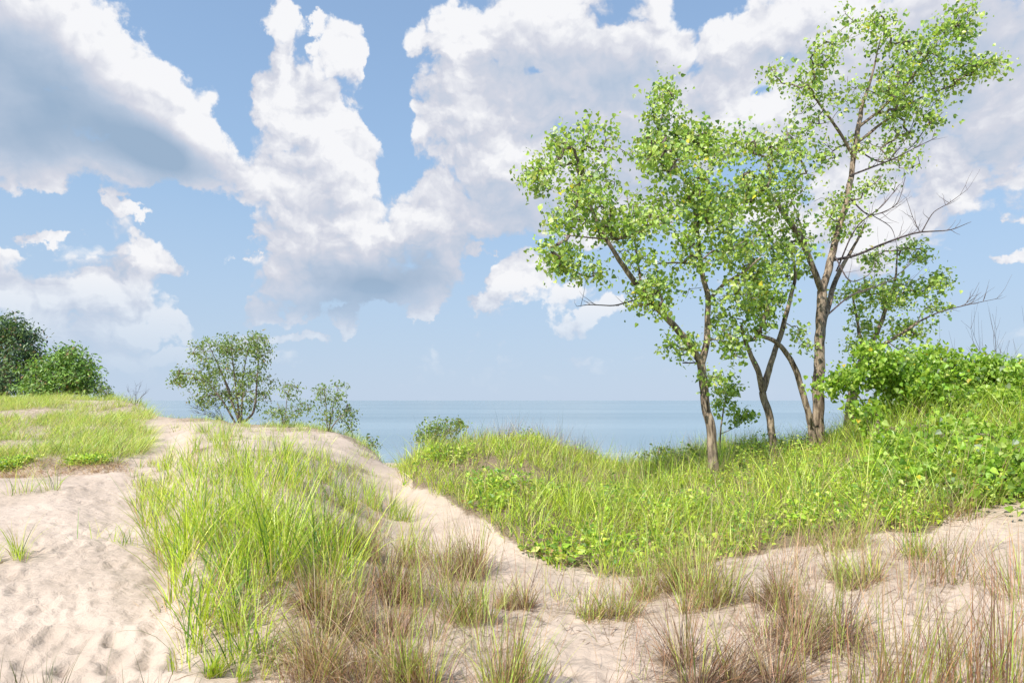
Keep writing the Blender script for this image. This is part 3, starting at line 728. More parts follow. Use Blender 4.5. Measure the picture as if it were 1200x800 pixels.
def tufts(bag, x, y, per, rad, hmin, hmax, pal, t0=(.05, .45), cv=(.2, 1.1), w=.006, nseg=4, wind=(.25, 0.0), hscale=None, tip=None):
    n = len(x)
    if n == 0: return
    k = R.poisson(per, n); i = np.repeat(np.arange(n), k); m = len(i)
    a = R.uniform(0, 2 * math.pi, m); r = rad * np.sqrt(R.uniform(0, 1, m))
    bx = x[i] + np.cos(a) * r; by = y[i] + np.sin(a) * r
    base = np.stack([bx, by, gxy(bx, by) - .01], 1)
    hs = R.uniform(.75, 1.2, n) if hscale is None else hscale
    L = R.uniform(hmin, hmax, m) * hs[i]
    dx = np.cos(a) + wind[0] + R.normal(size=m) * .35; dy = np.sin(a) + wind[1] + R.normal(size=m) * .35
    az = np.arctan2(dy, dx)
    tint = 1 + R.normal(size=(n, 1)) * .10
    V, Q, C = blades(base, az, R.uniform(*t0, m), R.uniform(*cv, m), L, w * R.uniform(.6, 1.3, m), pick(pal, m, .14) * tint[i], nseg,
                     tipcol=None if tip is None else pick(tip, m, .14))
    bag.add(V, Q, C)

G = Bag()
# tall beach grass on the near mound
u, y, v, x, z = scatter(MOUND, 4.3, 14, 42, 1.0)
keep = R.uniform(size=len(u)) < np.clip(1.15 - np.clip((u - 290) / 120, 0, 1) * .80 - .45 * (fbm(x / .35, y / .35, 2, 77) > .06), .08, 1)
ex = (y < 7) & (u < 400)
u, y, x = [np.concatenate([q[keep], q[ex & keep] + d_]) for q, d_ in ((u, 6.0), (y, .05), (x, .045))]
hs = np.interp(y, [5, 7, 9, 11, 13], [1.0, .95, .8, .6, .45]) * (1 + 1.6 * fbm(x / .45, y / .45, 2, 7)) * R.uniform(.75, 1.2, len(y))
tufts(G, x, y, 8, .08, .30, .80, GREEN, (.02, .60), (.1, 1.35), .0095, 5, (.15, -.1), hs)
m = R.uniform(size=len(u)) < .6
tufts(G, x[m], y[m], 7, .08, .12, .4, STRAW, (.2, .9), (.3, 1.2), .005, 3)
u, y, v, x, z = scatter(MIXED, 4.2, 13, 13, 1.0)
keep = fbm(x / .5, y / .5, 2, 78) > -.03
u, y, x = u[keep], y[keep], x[keep]
tufts(G, x, y, 5, .07, .3, .7, OLIVE0, (.02, .5), (.1, 1.1), .007, 5, (.12, -.1))
tufts(G, x, y, 9, .09, .15, .6, STRAW, (.1, .8), (.2, 1.3), .0055, 4)
g1 = G.build('beach_grass', M_GRASS); tag(g1, 'tall bright green beach grass covering the near sand mound', 'grass', kind='stuff')

G = Bag()
u, y, v, x, z = scatter(RIGHT, 6.4, 24, 58, .30, 400, 1700)
pm = fbm(x / 1.1, y / 1.1, 3, 91)
leafy = (pm > .02) | (u > 1040) | ((v > 590) & (u > 740) & (R.uniform(size=len(u)) < .7))
m = (~leafy) | (R.uniform(size=len(u)) < .45)
hs = np.clip(1 + 2.0 * fbm(x / .9, y / .9, 2, 7), .35, 1.5) * R.uniform(.7, 1.25, len(y)) * np.interp(y, [8, 12, 15], [1, .85, .7])
tufts(G, x[m], y[m], 9, .11, .20, .66, YGREEN, (.05, .8), (.2, 1.7), .011, 4, (.25, -.1), hs[m])
m = R.uniform(size=len(u)) < .4
tufts(G, x[m], y[m], 6, .12, .25, .70, STRAW, (.05, .5), (.1, .8), .004, 4)
k = (u > 1000) & (v < 560) & (R.uniform(size=len(u)) < .7)
tufts(G, x[k], y[k], 7, .12, .4, .95, YGREEN, (.05, .6), (.3, 1.5), .008, 5, (.2, -.3))
# thin dark stalks above the ridge line
k = R.uniform(size=len(u)) < .05 * (y > CREST(u) * .86) * ((u < 760) | (u > 790))
tufts(G, x[k], y[k], 5, .10, .45, .85, DARKST, (.02, .35), (.1, .7), .005, 4)
g2 = G.build('dune_grass', M_GRASS); tag(g2, 'thick yellow-green grass covering the dune under the tall trees', 'grass', kind='stuff')

G = Bag()
m = leafy & (R.uniform(size=len(u)) < .9)
xs, ys = x[m], y[m]
k = 9; i = np.repeat(np.arange(len(xs)), k)
a = R.uniform(0, 6.28, len(i)); r = .16 * np.sqrt(R.uniform(0, 1, len(i)))
px = xs[i] + np.cos(a) * r; py = ys[i] + np.sin(a) * r
hgt = (R.uniform(.08, .30, len(xs)) + .9 * np.clip(fbm(xs / .8, ys / .8, 2, 17), 0, .4))[i] * R.uniform(.3, 1.1, len(i))
FORB = [(4, (0.40, 0.57, 0.06)), (3, (0.56, 0.70, 0.09)), (5, (0.17, 0.32, 0.05)), (1, (0.70, 0.74, 0.22)), (.4, (0.46, 0.34, 0.14))]
for rep in range(2):
    pp = np.stack([px + R.normal(size=len(px)) * .04, py + R.normal(size=len(px)) * .04, gxy(px, py) + hgt * R.uniform(.5, 1.05, len(px))], 1)
    V, Q, C = leaves(pp, R.uniform(.025, .07, len(pp)) * np.tile(np.clip(1 + 1.4 * fbm(px / 1.5, py / 1.5, 2, 23), .6, 1.6), 1), pick(FORB, len(pp), .15), .9, .8, .2, 'delta' if rep else 'oval')
    G.add(V, Q, C)
tufts(G, xs, ys, 7, .14, .10, .34, STRAW, (.4, 1.3), (.3, 1.3), .004, 3)
tufts(G, xs, ys, 3, .10, .12, .36, FORB, (0, .3), (0, .3), .004, 2)
g3 = G.build('ground_cover', M_GRASS); tag(g3, 'leafy yellow-green creeping ground cover mixed into the dune grass', 'ground cover', kind='stuff')

G = Bag()
u, y, v, x, z = scatter(SLOPE, 12, 46, 60, .75, -420, 215)
keep = fbm(x / 1.6, y / 1.6, 3, 63) > -.035
u, y, x = u[keep], y[keep], x[keep]
tufts(G, x, y, 10, .16, .28, .66, SLOPEGREEN, (.35, .95), (.4, 1.2), .013, 3, (.7, -.2))
m = R.uniform(size=len(u)) < .3
tufts(G, x[m], y[m], 5, .16, .2, .45, STRAW, (.2, .8), (.3, 1.1), .009, 3, (.7, 0))
g4 = G.build('slope_grass', M_GRASS); tag(g4, 'short windswept grass on the upper left slope below the far trees', 'grass', kind='stuff')

# a fringe along the far crest, dead leaves and stems lying on the sand
G = Bag()
uu = np.concatenate([R.uniform(190, 232, 30), R.uniform(310, 385, 260), R.uniform(385, 470, 120), R.uniform(232, 310, 22)])
yy = CREST(uu) * R.uniform(.985, 1.12, len(uu)); xx = (uu - U0) / F * yy
tufts(G, xx, yy, 6, .12, .12, .34, SLOPEGREEN, (.2, .7), (.3, 1), .012, 3)
n = 420
uu = R.uniform(195, 445, n); yy = R.uniform(13, 22, n); xx = (uu - U0) / F * yy
k = fbm(xx / 1.1, yy / 1.1, 3, 606) > .05
tufts(G, xx[k], yy[k], 6, .10, .15, .45, SLOPEGREEN, (.2, .8), (.3, 1.2), .011, 4)
k &= R.uniform(size=n) < .6
tufts(G, xx[k], yy[k], 8, .16, .05, .25, STRAW, (.5, 1.4), (.3, 1.2), .008, 3)
g5 = G.build('crest_grass', M_GRASS); tag(g5, 'short grass fringe along the brink of the far sand crest', 'grass', kind='stuff')

G = Bag()
uu = R.uniform(-120, 150, 900); yy = R.uniform(12.1, 13.1, 900); xx = (uu - U0) / F * yy
tufts(G, xx, yy, 9, .10, .06, .30, STRAW, (.6, 1.7), (.3, 1.4), .006, 3, (.2, -1.2))
k = (fbm(xx / .5, yy, 2, 9) > -.04) & (yy > 12.6)
tufts(G, xx[k], yy[k], 7, .12, .12, .38, SLOPEGREEN, (.5, 1.4), (.4, 1.4), .010, 4, (.2, -.9))
k2 = np.repeat(np.where(k)[0], 16)
pp = np.stack([xx[k2] + R.normal(size=len(k2)) * .1, yy[k2] + R.normal(size=len(k2)) * .08, 0 * yy[k2]], 1); pp[:, 2] = gxy(pp[:, 0], pp[:, 1]) + R.uniform(.02, .16, len(k2))
V, Q, C = leaves(pp, R.uniform(.03, .06, len(pp)), pick(FORB, len(pp)), .9, .8, .2); G.add(V, Q, C)
g8 = G.build('ledge_growth', M_GRASS); tag(g8, 'creeping green and dead growth spilling over the sandy ledge at left', 'ground cover', kind='stuff')
# thin dry stalks all over the foreground
G = Bag()
n = 470
uu = R.uniform(300, 1300, n); yy = np.exp(R.uniform(math.log(3.9), math.log(8.5), n)); xx = (uu - U0) / F * yy
vz = V0 - F * gz(uu, yy) / yy
k = (fbm(xx / .6, yy / .6, 3, 131) > -.02) & ((uu < 480) | (vz > 640)) & ~((uu > 580) & (uu < 700) & (vz > 720))
xx, yy = xx[k], yy[k]
tufts(G, xx, yy, 9, .13, .15, .60, [(3, (.50, .36, .25)), (3, (.38, .25, .19)), (2, (.42, .48, .12)), (1, (.25, .17, .13))], (.05, .7), (.1, 1.1), .0042, 5, (.2, -.1))
k = R.uniform(size=len(xx)) < .5
tufts(G, xx[k], yy[k], 9, .12, .05, .16, STRAW, (.5, 1.4), (.2, 1.2), .004, 3)
k = R.uniform(size=len(xx)) < .28
tufts(G, xx[k], yy[k], 4, .10, .45, .85, REDS0, (.02, .4), (.02, .5), .0042, 5)
g7 = G.build('dry_grass', M_DRY); tag(g7, 'thin dry reddish stalks scattered over the foreground sand', 'grass', kind='stuff')
G = Bag()
n = 5200
uu = R.uniform(150, 1300, n); yy = np.exp(R.uniform(math.log(3.6), math.log(9), n)); xx = (uu - U0) / F * yy
dens = fbm(xx / .5, yy / .5, 3, 31)
vz = V0 - F * gz(uu, yy) / yy
k = (dens > -.02) & ((uu > 330) | (R.uniform(size=n) < .25)) & ~inpoly(uu, vz, [(440,560),(480,560),(640,660),(600,690),(500,640)])
xx, yy = xx[k], yy[k]; m = len(xx); a = R.uniform(0, 6.28, m)
base = np.stack([xx, yy, gxy(xx, yy) + .004], 1)
V, Q, C = blades(base, a, R.uniform(1.25, 1.62, m), R.uniform(-.25, .3, m), R.uniform(.05, .26, m), R.uniform(.003, .007, m), pick([(3, (.30, .21, .14)), (2, (.16, .11, .085)), (2, (.42, .32, .21))], m), 4)
V[:, 2] = np.maximum(V[:, 2], gxy(V[:, 0], V[:, 1]) + .003)
G.add(V, Q, C)
g6 = G.build('plant_litter', M_DRY); tag(g6, 'dry brown stems and dead leaves lying on the foreground sand', 'litter', kind='stuff')

# ------------------------------------------------------------------ single tufts one can point at
REDST = [(3, (.38, .19, .12)), (3, (.52, .34, .20)), (2, (.17, .10, .08)), (1.5, (.30, .31, .09))]
OLIVE = [(3, (.42, .55, .10)), (3, (.54, .60, .16)), (2, (.24, .30, .08)), (2, (.48, .38, .22))]
def tuft_thing(u, v, h, w, kind, label, cat='grass tuft', name='grass_tuft', group='separate grass tufts standing in open sand'):
    """u, v foot of the tuft; h, w height and width in photo pixels"""
    if v > 800:
        Y = 4.1 * 331 / (v - V0); b = np.array([(u - U0) / F * Y, Y, float(gz(u, Y))])
    else: b = hit(u, v)
    s = b[1] / F; H = h * s; W = w * s
    ns = 1 if w < 30 else int(R.integers(4, 9))
    X = b[0] + R.normal(size=ns) * W * .22; Yb = b[1] + R.normal(size=ns) * W * .16
    bag = Bag(); sub = R.uniform(.55, 1.1, ns); sub[0] = 1.05; lean = R.normal(size=2) * .35
    def T(n, rad, h0, h1, pal, t0, cv, wd, seg=6, wind=(0, 0), tip=None):
        for i in range(ns):
            tufts(bag, X[i:i+1], Yb[i:i+1], n * 1.25 / ns, rad * .75, h0, h1, pal, t0, cv, wd, seg, (wind[0] + lean[0] + R.normal() * .3, wind[1] + lean[1]), sub[i:i+1], tip)
    fl = min(.75, .5 * W / H)
    if kind == 'brown':
        T(300, W*.20, H*.30, H*.85, STRAW, (.05, fl+.5), (.2, 1.5), .0058)
        T(260, W*.16, H*.2, H*.45, [(1, (.12, .08, .065)), (1, (.24, .16, .12))], (.2, 1.2), (.5, 1.8), .0055)
        T(60, W*.18, H*.7, H*1.25, REDST, (.02, fl), (.05, .6), .0042)
        T(40, W*.18, H*.5, H*1.05, OLIVE, (.02, fl), (.1, .9), .007)
    elif kind == 'arch':
        T(340, W*.22, H*.35, H*.9, STRAW, (.05, fl+.4), (.3, 1.5), .0058)
        T(60, W*.2, H*1.0, H*1.5, [(3, (.52, .40, .24)), (2, (.42, .28, .17))], (.1, .5), (.9, 1.7), .006, 8, (-.8, 0))
        T(60, W*.2, H*.5, H*.9, OLIVE, (.02, fl), (.2, 1.0), .005)
    elif kind == 'mix':
        T(120, W*.18, H*.4, H*1.0, OLIVE, (.03, fl+.2), (.1, 1.0), .0075)
        T(190, W*.20, H*.15, H*.65, STRAW, (.1, fl+.5), (.3, 1.5), .0055)
        T(50, W*.18, H*.7, H*1.2, REDST, (.02, fl), (.05, .5), .0042)
    elif kind == 'green':
        T(85, W*.16, H*.45, H*1.05, GREEN, (.03, fl+.15), (.2, 1.1), .0075)
        T(35, W*.16, H*.2, H*.5, STRAW, (.3, 1), (.4, 1.2), .005)
    elif kind == 'sparse':
        T(16, W*.2, H*.5, H*1.0, GREEN, (.05, fl+.2), (.2, 1.0), .007)
    elif kind == 'red':
        T(60, W*.36, H*.6, H*1.1, REDST, (.02, fl+.1), (.02, .55), .0052)
        T(26, W*.36, H*.4, H*.85, OLIVE, (.02, fl+.1), (.1, .8), .0065)
        T(60, W*.3, H*.15, H*.4, STRAW, (.2, 1.0), (.3, 1.3), .0045)
    elif kind == 'dark':
        T(34 if w > 30 else 2.4, W*.45, H*.5, H*1.05, [(3, (.10, .13, .07)), (2, (.17, .19, .10)), (2, (.13, .10, .09))], (.02, fl), (.05, .6), .0045)
    # seed heads / joints on the taller stalks are drawn by the thin tips
    o = bag.build(name, M_GRASS, None, off=b); o.location = b
    return tag(o, label, cat, group)

TF = [
 (398,795,140,140,'arch','large brown tuft with long straw stalks arching up and left, at bottom left of centre'),
 (478,800,115,80,'mix','green and brown tuft immediately right of the large arching straw tuft'),
 (590,822,150,95,'mix','upright fan-shaped tuft of reddish and green stems, lowest one at bottom centre'),
 (546,727,105,80,'mix','tall thin brown-green tuft just behind the fan-shaped bottom centre tuft'),
 (462,705,85,75,'brown','brown tuft with bent stems between the green mound and the diagonal sand track'),
 (605,712,50,60,'brown','short stiff reddish-brown tuft where the diagonal sand track ends'),
 (497,664,85,55,'green','green tuft standing on the sand above the brown bent tuft'),
 (552,676,95,60,'brown','feathery tan tuft leaning over the lower part of the diagonal sand track'),
 (715,728,80,90,'mix','wide green tuft with a brown skirt alone on the pale sand right of centre'),
 (665,706,40,50,'sparse','small sparse green sprouts left of the wide skirted tuft'),
 (366,716,85,65,'brown','brown tuft at the lower right foot of the green mound'),
 (425,742,105,90,'brown','brown matted tuft behind the large arching straw tuft'),
 (967,752,125,130,'brown','dense brown tuft with a dark matted base, middle of the lower right sand'),
 (912,708,75,75,'brown','reddish-brown tuft touching the back left of the dense matted one'),
 (864,806,160,140,'brown','broad grey-green tuft with a dead brown base at the bottom edge, right of centre'),
 (842,712,110,80,'mix','tan-stalked tuft above the broad bottom edge tuft'),
 (800,694,115,85,'mix','loose tall tan stalks at the front foot of the leafy dune'),
 (1025,835,190,110,'red','sparse tall reddish stalks, leftmost of the stand in the bottom right corner'),
 (1082,828,200,110,'red','sparse tall reddish stalks, second from the left in the bottom right stand'),
 (1140,822,195,110,'red','sparse tall reddish stalks, third from the left in the bottom right stand'),
 (1196,818,190,110,'red','sparse tall reddish stalks cut by the right edge at the bottom right corner'),
 (1072,650,60,70,'green','bright green tuft at the sand edge below the leafy dune on the right'),
 (1118,604,95,110,'mix','big arching tuft with a pale dead skirt hanging over the sand on the right'),
 (1110,672,90,80,'red','reddish stalks on the sand between the hanging skirt tuft and the corner stand'),
 (1182,698,95,80,'red','reddish tangle of stalks near the right edge, above the corner stand'),
 (985,642,65,90,'mix','olive tuft on the sand rise behind the dense matted tuft'),
 (1010,690,85,70,'mix','thin olive stalks right of the sand rise behind the dense matted tuft'),
 (760,700,70,60,'mix','low olive tuft between the wide skirted tuft and the tan-stalked one'),
 (2,658,60,60,'green','green tuft cut by the left edge beside the footprinted sand'),
 (126,634,50,55,'sparse','thin light green sprouts standing on the sand track left of the mound'),
 (146,640,42,40,'sparse','second thin sprout close to the mound edge on the sand track'),
 (212,786,60,60,'sparse','young green shoots at the lower left foot of the mound'),
 (256,796,55,50,'green','short green tuft below the mound at the bottom edge'),
 (318,788,60,60,'sparse','few green blades below the centre of the mound'),
 (12,836,110,90,'dark','dark upright blades in the bottom left corner'),
 (62,832,95,70,'dark','dark upright blades just right of the bottom left corner ones'),
 (190,832,85,70,'dark','few dark bent blades on the bottom edge left of the mound'),
 (118,822,165,12,'dark','tall thin single dark stalks rising from the bottom edge over the footprints'),
 (408,598,62,45,'green','green tuft on bare sand, left one of the row near the notch'),
 (436,596,55,40,'green','green tuft on bare sand, right one of the row near the notch'),
 (472,610,50,40,'green','isolated green tuft on the upper part of the diagonal sand track'),
 (395,640,70,60,'mix','thin olive tuft on the sand right of the green mound'),
 (432,655,70,60,'brown','tan tuft on the sand between mound and diagonal track'),
 (28,577,50,90,'green','low green grass arching over the sandy ledge at the left edge'),
 (30,545,22,60,'green','green grass clump on top of the sandy ledge at left'),
 (240,508,28,40,'green','small green leafy clump on the sand below the large shrub tree'),
 (268,512,24,30,'green','second small green clump on the sand below the large shrub tree'),
]
for t in TF: tuft_thing(*t)

# ------------------------------------------------------------------ sun, sky and clouds
SUN_EL, SUN_AZ = math.radians(50), math.radians(218)     # azimuth clockwise from +Y (view direction)
sd = np.array([math.cos(SUN_EL) * math.sin(SUN_AZ), math.cos(SUN_EL) * math.cos(SUN_AZ), math.sin(SUN_EL)])
sun = bpy.data.lights.new('sun', 'SUN'); sun.energy = 4.5; sun.angle = math.radians(0.6); sun.color = (1, .955, .88)
so = link(bpy.data.objects.new('sun', sun))
from mathutils import Vector
so.rotation_euler = Vector(-sd).to_track_quat('-Z', 'Y').to_euler(); so.location = (0, 0, 30)

world = bpy.data.worlds.new('World'); scene.world = world; world.use_nodes = True
def azel(u, v):
    x, z = (u - U0) / F, -(v - V0) / F
    return math.atan2(x, 1), math.atan2(z, math.hypot(x, 1))
CLOUDS = [  # u, v, ru, rv, rot deg
 (-80,60,150,120,0),(40,40,130,90,0),(120,70,80,70,0),(170,110,80,60,0),(215,140,70,50,0),(30,140,150,80,0),(140,180,130,60,0),(235,185,70,50,0),(270,205,50,40,0),(20,195,90,36,0),(140,245,28,26,0),(160,262,16,16,0),
 (328,18,34,34,0),(404,60,30,50,0),(380,40,20,20,0),(335,95,44,60,0),(365,130,60,60,0),(395,190,60,60,0),(300,225,50,44,0),(370,250,100,80,0),(440,290,110,70,0),(330,300,60,70,0),(505,245,58,50,0),(520,290,50,50,0),(460,345,90,34,0),(335,366,60,18,0),(410,376,40,14,0),
 (488,40,26,36,0),(545,40,60,60,0),(590,110,100,80,0),(530,160,80,50,0),(640,60,150,100,0),(640,190,130,80,0),(600,240,90,50,0),(750,50,120,80,0),(770,140,130,80,0),(700,230,120,60,0),
 (880,40,110,60,0),(900,120,130,80,0),(1000,60,140,100,0),(1020,180,160,70,0),(1130,70,150,110,0),(1210,150,130,60,0),(1300,60,200,150,0),
 (940,250,120,50,0),(1050,250,130,56,0),(1130,205,110,56,0),(1195,262,44,20,0),(1185,312,50,15,0),
 (105,130,70,50,0),(370,335,70,40,0),(330,300,60,50,0),(30,270,40,16,0),(-10,300,50,22,0),(0,325,80,40,0),(90,350,110,46,0),(180,308,46,28,0),(150,350,100,44,0),(60,395,150,36,0),(210,380,80,26,0),(210,415,100,14,0),(330,395,50,12,0),
 (496,375,17,19,0),(566,296,16,12,0),(606,325,38,34,0),(570,352,46,18,0),(680,372,60,20,0),(640,345,40,24,0),(262,305,12,10,0),
 (1400,250,150,60,0),(-250,200,160,120,0),(-300,360,200,60,0),(1600,120,220,160,0)]
SHADES = [(60,120,190,80,12,1.1),(200,190,110,46,16,1.1),(0,170,150,60,0,.6),(-100,60,120,90,0,.7),(20,40,120,60,0,.5),(440,335,150,50,0,1.15),(380,365,110,24,0,.5),(500,300,60,40,0,.5),(330,280,70,60,0,.25),
 (700,100,170,70,0,.7),(600,250,120,60,0,.6),(760,200,120,60,0,.5),(1120,60,190,100,0,.8),(560,110,50,40,0,.3),(1000,160,140,70,0,.35),(1180,160,100,60,0,.3),(20,330,80,20,0,.5),(60,410,140,18,0,.4),(170,322,50,14,0,.3),(620,60,70,40,0,.2),(420,250,60,40,0,.18),(900,60,90,50,0,.3)]

def ng_new(name, outs, ins=(('Vector', 'NodeSocketVector'),)):
    g = bpy.data.node_groups.new(name, 'ShaderNodeTree')
    for n, t in ins: g.interface.new_socket(n, in_out='INPUT', socket_type=t)
    for n, t in outs: g.interface.new_socket(n, in_out='OUTPUT', socket_type=t)
    gi = g.nodes.new('NodeGroupInput'); go = g.nodes.new('NodeGroupOutput')
    return g, gi, go
def blob_nodes(g, vec, lst, mode, grow=1.0):
    N, L = g.nodes.new, g.links.new; acc = None
    for bi, b in enumerate(lst):
        if bi % 8 == 7:      # orders the evaluation so the shader stays within its stack
            bm = N('ShaderNodeVectorMath'); bm.operation = 'MULTIPLY_ADD'; L(acc, bm.inputs[0]); bm.inputs[1].default_value = (1e-7, 1e-7, 0); L(vec, bm.inputs[2]); vec = bm.outputs[0]
        u, v, ru, rv, rot = b[:5]; w = b[5] if len(b) > 5 else 1
        a, e = azel(u, v); c = math.cos(a)
        if mode == 'ADD' and rot:
            mp = N('ShaderNodeMapping'); mp.vector_type = 'TEXTURE'
            mp.inputs['Location'].default_value = (a, e, 0); mp.inputs['Rotation'].default_value = (0, 0, -math.radians(rot))
            mp.inputs['Scale'].default_value = (ru / F * c * c, rv / F * c, 1)
        else:
            sx, sy = F / (ru * grow * c * c), F / (rv * grow * c)
            mp = N('ShaderNodeVectorMath'); mp.operation = 'MULTIPLY_ADD'
            mp.inputs[1].default_value = (sx, sy, 0); mp.inputs[2].default_value = (-a * sx, -e * sy, 0)
        L(vec, mp.inputs[0])
        gr = N('ShaderNodeTexGradient'); gr.gradient_type = 'SPHERICAL'; L(mp.outputs[0], gr.inputs[0])
        o = gr.outputs['Fac']
        if w != 1:
            mm = N('ShaderNodeMath'); mm.operation = 'MULTIPLY'; mm.inputs[1].default_value = w; L(o, mm.inputs[0]); o = mm.outputs[0]
        if acc is None: acc = o
        else:
            mm = N('ShaderNodeMath'); mm.operation = mode
            if mode == 'SMOOTH_MAX': mm.inputs[2].default_value = .30
            L(acc, mm.inputs[0]); L(o, mm.inputs[1]); acc = mm.outputs[0]
    return acc
# where the clouds stand, at (azimuth, elevation)
g, gi, go = ng_new('cloud_masses', [('Density', 'NodeSocketFloat')])
N, L = g.nodes.new, g.links.new
bl0 = blob_nodes(g, gi.outputs[0], CLOUDS, 'SMOOTH_MAX', 1.16)
blc = N('ShaderNodeClamp'); L(bl0, blc.inputs[0])
bli = N('ShaderNodeMath'); bli.operation = 'SUBTRACT'; bli.inputs[0].default_value = 1; L(blc.outputs[0], bli.inputs[1])
blp = N('ShaderNodeMath'); blp.operation = 'POWER'; L(bli.outputs[0], blp.inputs[0]); blp.inputs[1].default_value = 2.2
blq = N('ShaderNodeMath'); blq.operation = 'SUBTRACT'; blq.inputs[0].default_value = 1; L(blp.outputs[0], blq.inputs[1])
L(blq.outputs[0], go.inputs[0])
# billows of the cloud surface
g2_, gi, go = ng_new('cloud_billows', [('Billow', 'NodeSocketFloat')])
N, L = g2_.nodes.new, g2_.links.new
mpn = N('ShaderNodeVectorMath'); mpn.operation = 'MULTIPLY'; mpn.inputs[1].default_value = (1, 1.3, 1); L(gi.outputs[0], mpn.inputs[0])
n1 = N('ShaderNodeTexNoise'); n1.noise_dimensions = '2D'; n1.inputs['Scale'].default_value = 10; n1.inputs['Detail'].default_value = 7; n1.inputs['Roughness'].default_value = .60
L(mpn.outputs[0], n1.inputs['Vector'])
vo = N('ShaderNodeTexVoronoi'); vo.voronoi_dimensions = '2D'; vo.feature = 'F1'; vo.inputs['Scale'].default_value = 15; vo.inputs['Detail'].default_value = 3; vo.inputs['Roughness'].default_value = .6
L(mpn.outputs[0], vo.inputs['Vector'])
s1 = N('ShaderNodeMath'); s1.operation = 'MULTIPLY_ADD'; L(n1.outputs['Fac'], s1.inputs[0]); s1.inputs[1].default_value = 1.05; s1.inputs[2].default_value = -.525
s2 = N('ShaderNodeMath'); s2.operation = 'MULTIPLY_ADD'; L(vo.outputs['Distance'], s2.inputs[0]); s2.inputs[1].default_value = -.38; s2.inputs[2].default_value = .17
s3 = N('ShaderNodeMath'); s3.operation = 'ADD'; L(s1.outputs[0], s3.inputs[0]); L(s2.outputs[0], s3.inputs[1])
L(s3.outputs[0], go.inputs[0])

nt = world.node_tree
for n in list(nt.nodes): nt.nodes.remove(n)
N, L = nt.nodes.new, nt.links.new
out = N('ShaderNodeOutputWorld'); bg = N('ShaderNodeBackground'); bg.inputs['Strength'].default_value = 0.15
sky = N('ShaderNodeTexSky'); sky.sky_type = 'NISHITA'; sky.sun_disc = False; sky.sun_elevation = SUN_EL; sky.sun_rotation = SUN_AZ
sky.air_density = 1.0; sky.dust_density = 0.5; sky.ozone_density = 2.5; sky.altitude = 100
tc = N('ShaderNodeTexCoord'); sp = N('ShaderNodeSeparateXYZ'); L(tc.outputs['Generated'], sp.inputs[0])
at = N('ShaderNodeMath'); at.operation = 'ARCTAN2'; L(sp.outputs[0], at.inputs[0]); L(sp.outputs[1], at.inputs[1])
el = N('ShaderNodeMath'); el.operation = 'ARCSINE'; L(sp.outputs[2], el.inputs[0])
cv = N('ShaderNodeCombineXYZ'); L(at.outputs[0], cv.inputs[0]); L(el.outputs[0], cv.inputs[1])
def M(op, a, b, c=None, clamp=False):
    m = N('ShaderNodeMath'); m.operation = op; m.use_clamp = clamp
    for i, q in enumerate([a, b] + ([c] if c is not None else [])):
        if isinstance(q, (int, float)): m.inputs[i].default_value = q
        else: L(q, m.inputs[i])
    return m.outputs[0]
wn = N('ShaderNodeTexNoise'); wn.noise_dimensions = '2D'; wn.inputs['Scale'].default_value = 8; wn.inputs['Detail'].default_value = 6; wn.inputs['Roughness'].default_value = .62; L(cv.outputs[0], wn.inputs['Vector'])
ws = N('ShaderNodeVectorMath'); ws.operation = 'SUBTRACT'; L(wn.outputs['Color'], ws.inputs[0]); ws.inputs[1].default_value = (.5, .5, .5)
wm = N('ShaderNodeVectorMath'); wm.operation = 'MULTIPLY_ADD'; L(ws.outputs[0], wm.inputs[0]); wm.inputs[1].default_value = (.17, .12, 0); L(cv.outputs[0], wm.inputs[2])
wf = N('ShaderNodeVectorMath'); wf.operation = 'MULTIPLY_ADD'; L(ws.outputs[0], wf.inputs[0]); wf.inputs[1].default_value = (.05, .05, 0); L(cv.outputs[0], wf.inputs[2])
def G_(tree, vec, off=None):
    if off:
        o_ = N('ShaderNodeVectorMath'); o_.operation = 'ADD'; o_.inputs[1].default_value = off; L(vec, o_.inputs[0]); vec = o_.outputs[0]
    n_ = N('ShaderNodeGroup'); n_.node_tree = tree; L(vec, n_.inputs[0]); return n_.outputs[0]
b0 = G_(g, wm.outputs[0]); b1 = G_(g, wm.outputs[0], (.03, .06, 0))
f0 = G_(g2_, wf.outputs[0]); f1 = G_(g2_, wf.outputs[0], (.007, .016, 0))
HOLES = [(245,45,60,80,0,1.2),(262,110,26,50,0,.7),(456,100,34,110,0,1.2),(450,10,45,50,0,1.0),(20,243,90,26,0,1.0),(225,262,75,50,0,1.1),(252,340,40,70,0,.9),(185,30,40,40,0,.5),
 (830,8,60,26,0,.8),(893,108,24,14,0,.6),(1165,285,60,22,0,.7),(1120,345,110,40,0,.8),(900,380,300,50,0,.6),(460,385,60,40,0,.5),(560,310,30,14,0,.6),(625,85,30,12,0,.45),(500,340,0.1,0.1,0,.1)]
ho = blob_nodes(nt, wf.outputs[0], HOLES[:-1], 'MAXIMUM')
D = M('MULTIPLY_ADD', f0, .80, M('MULTIPLY_ADD', ho, -1.15, b0))
al = N('ShaderNodeMapRange'); al.interpolation_type = 'SMOOTHSTEP'; al.inputs[1].default_value = .36; al.inputs[2].default_value = .60; L(D, al.inputs[0])
fine = M('SUBTRACT', f0, f1)
coarse = M('SUBTRACT', b0, b1)
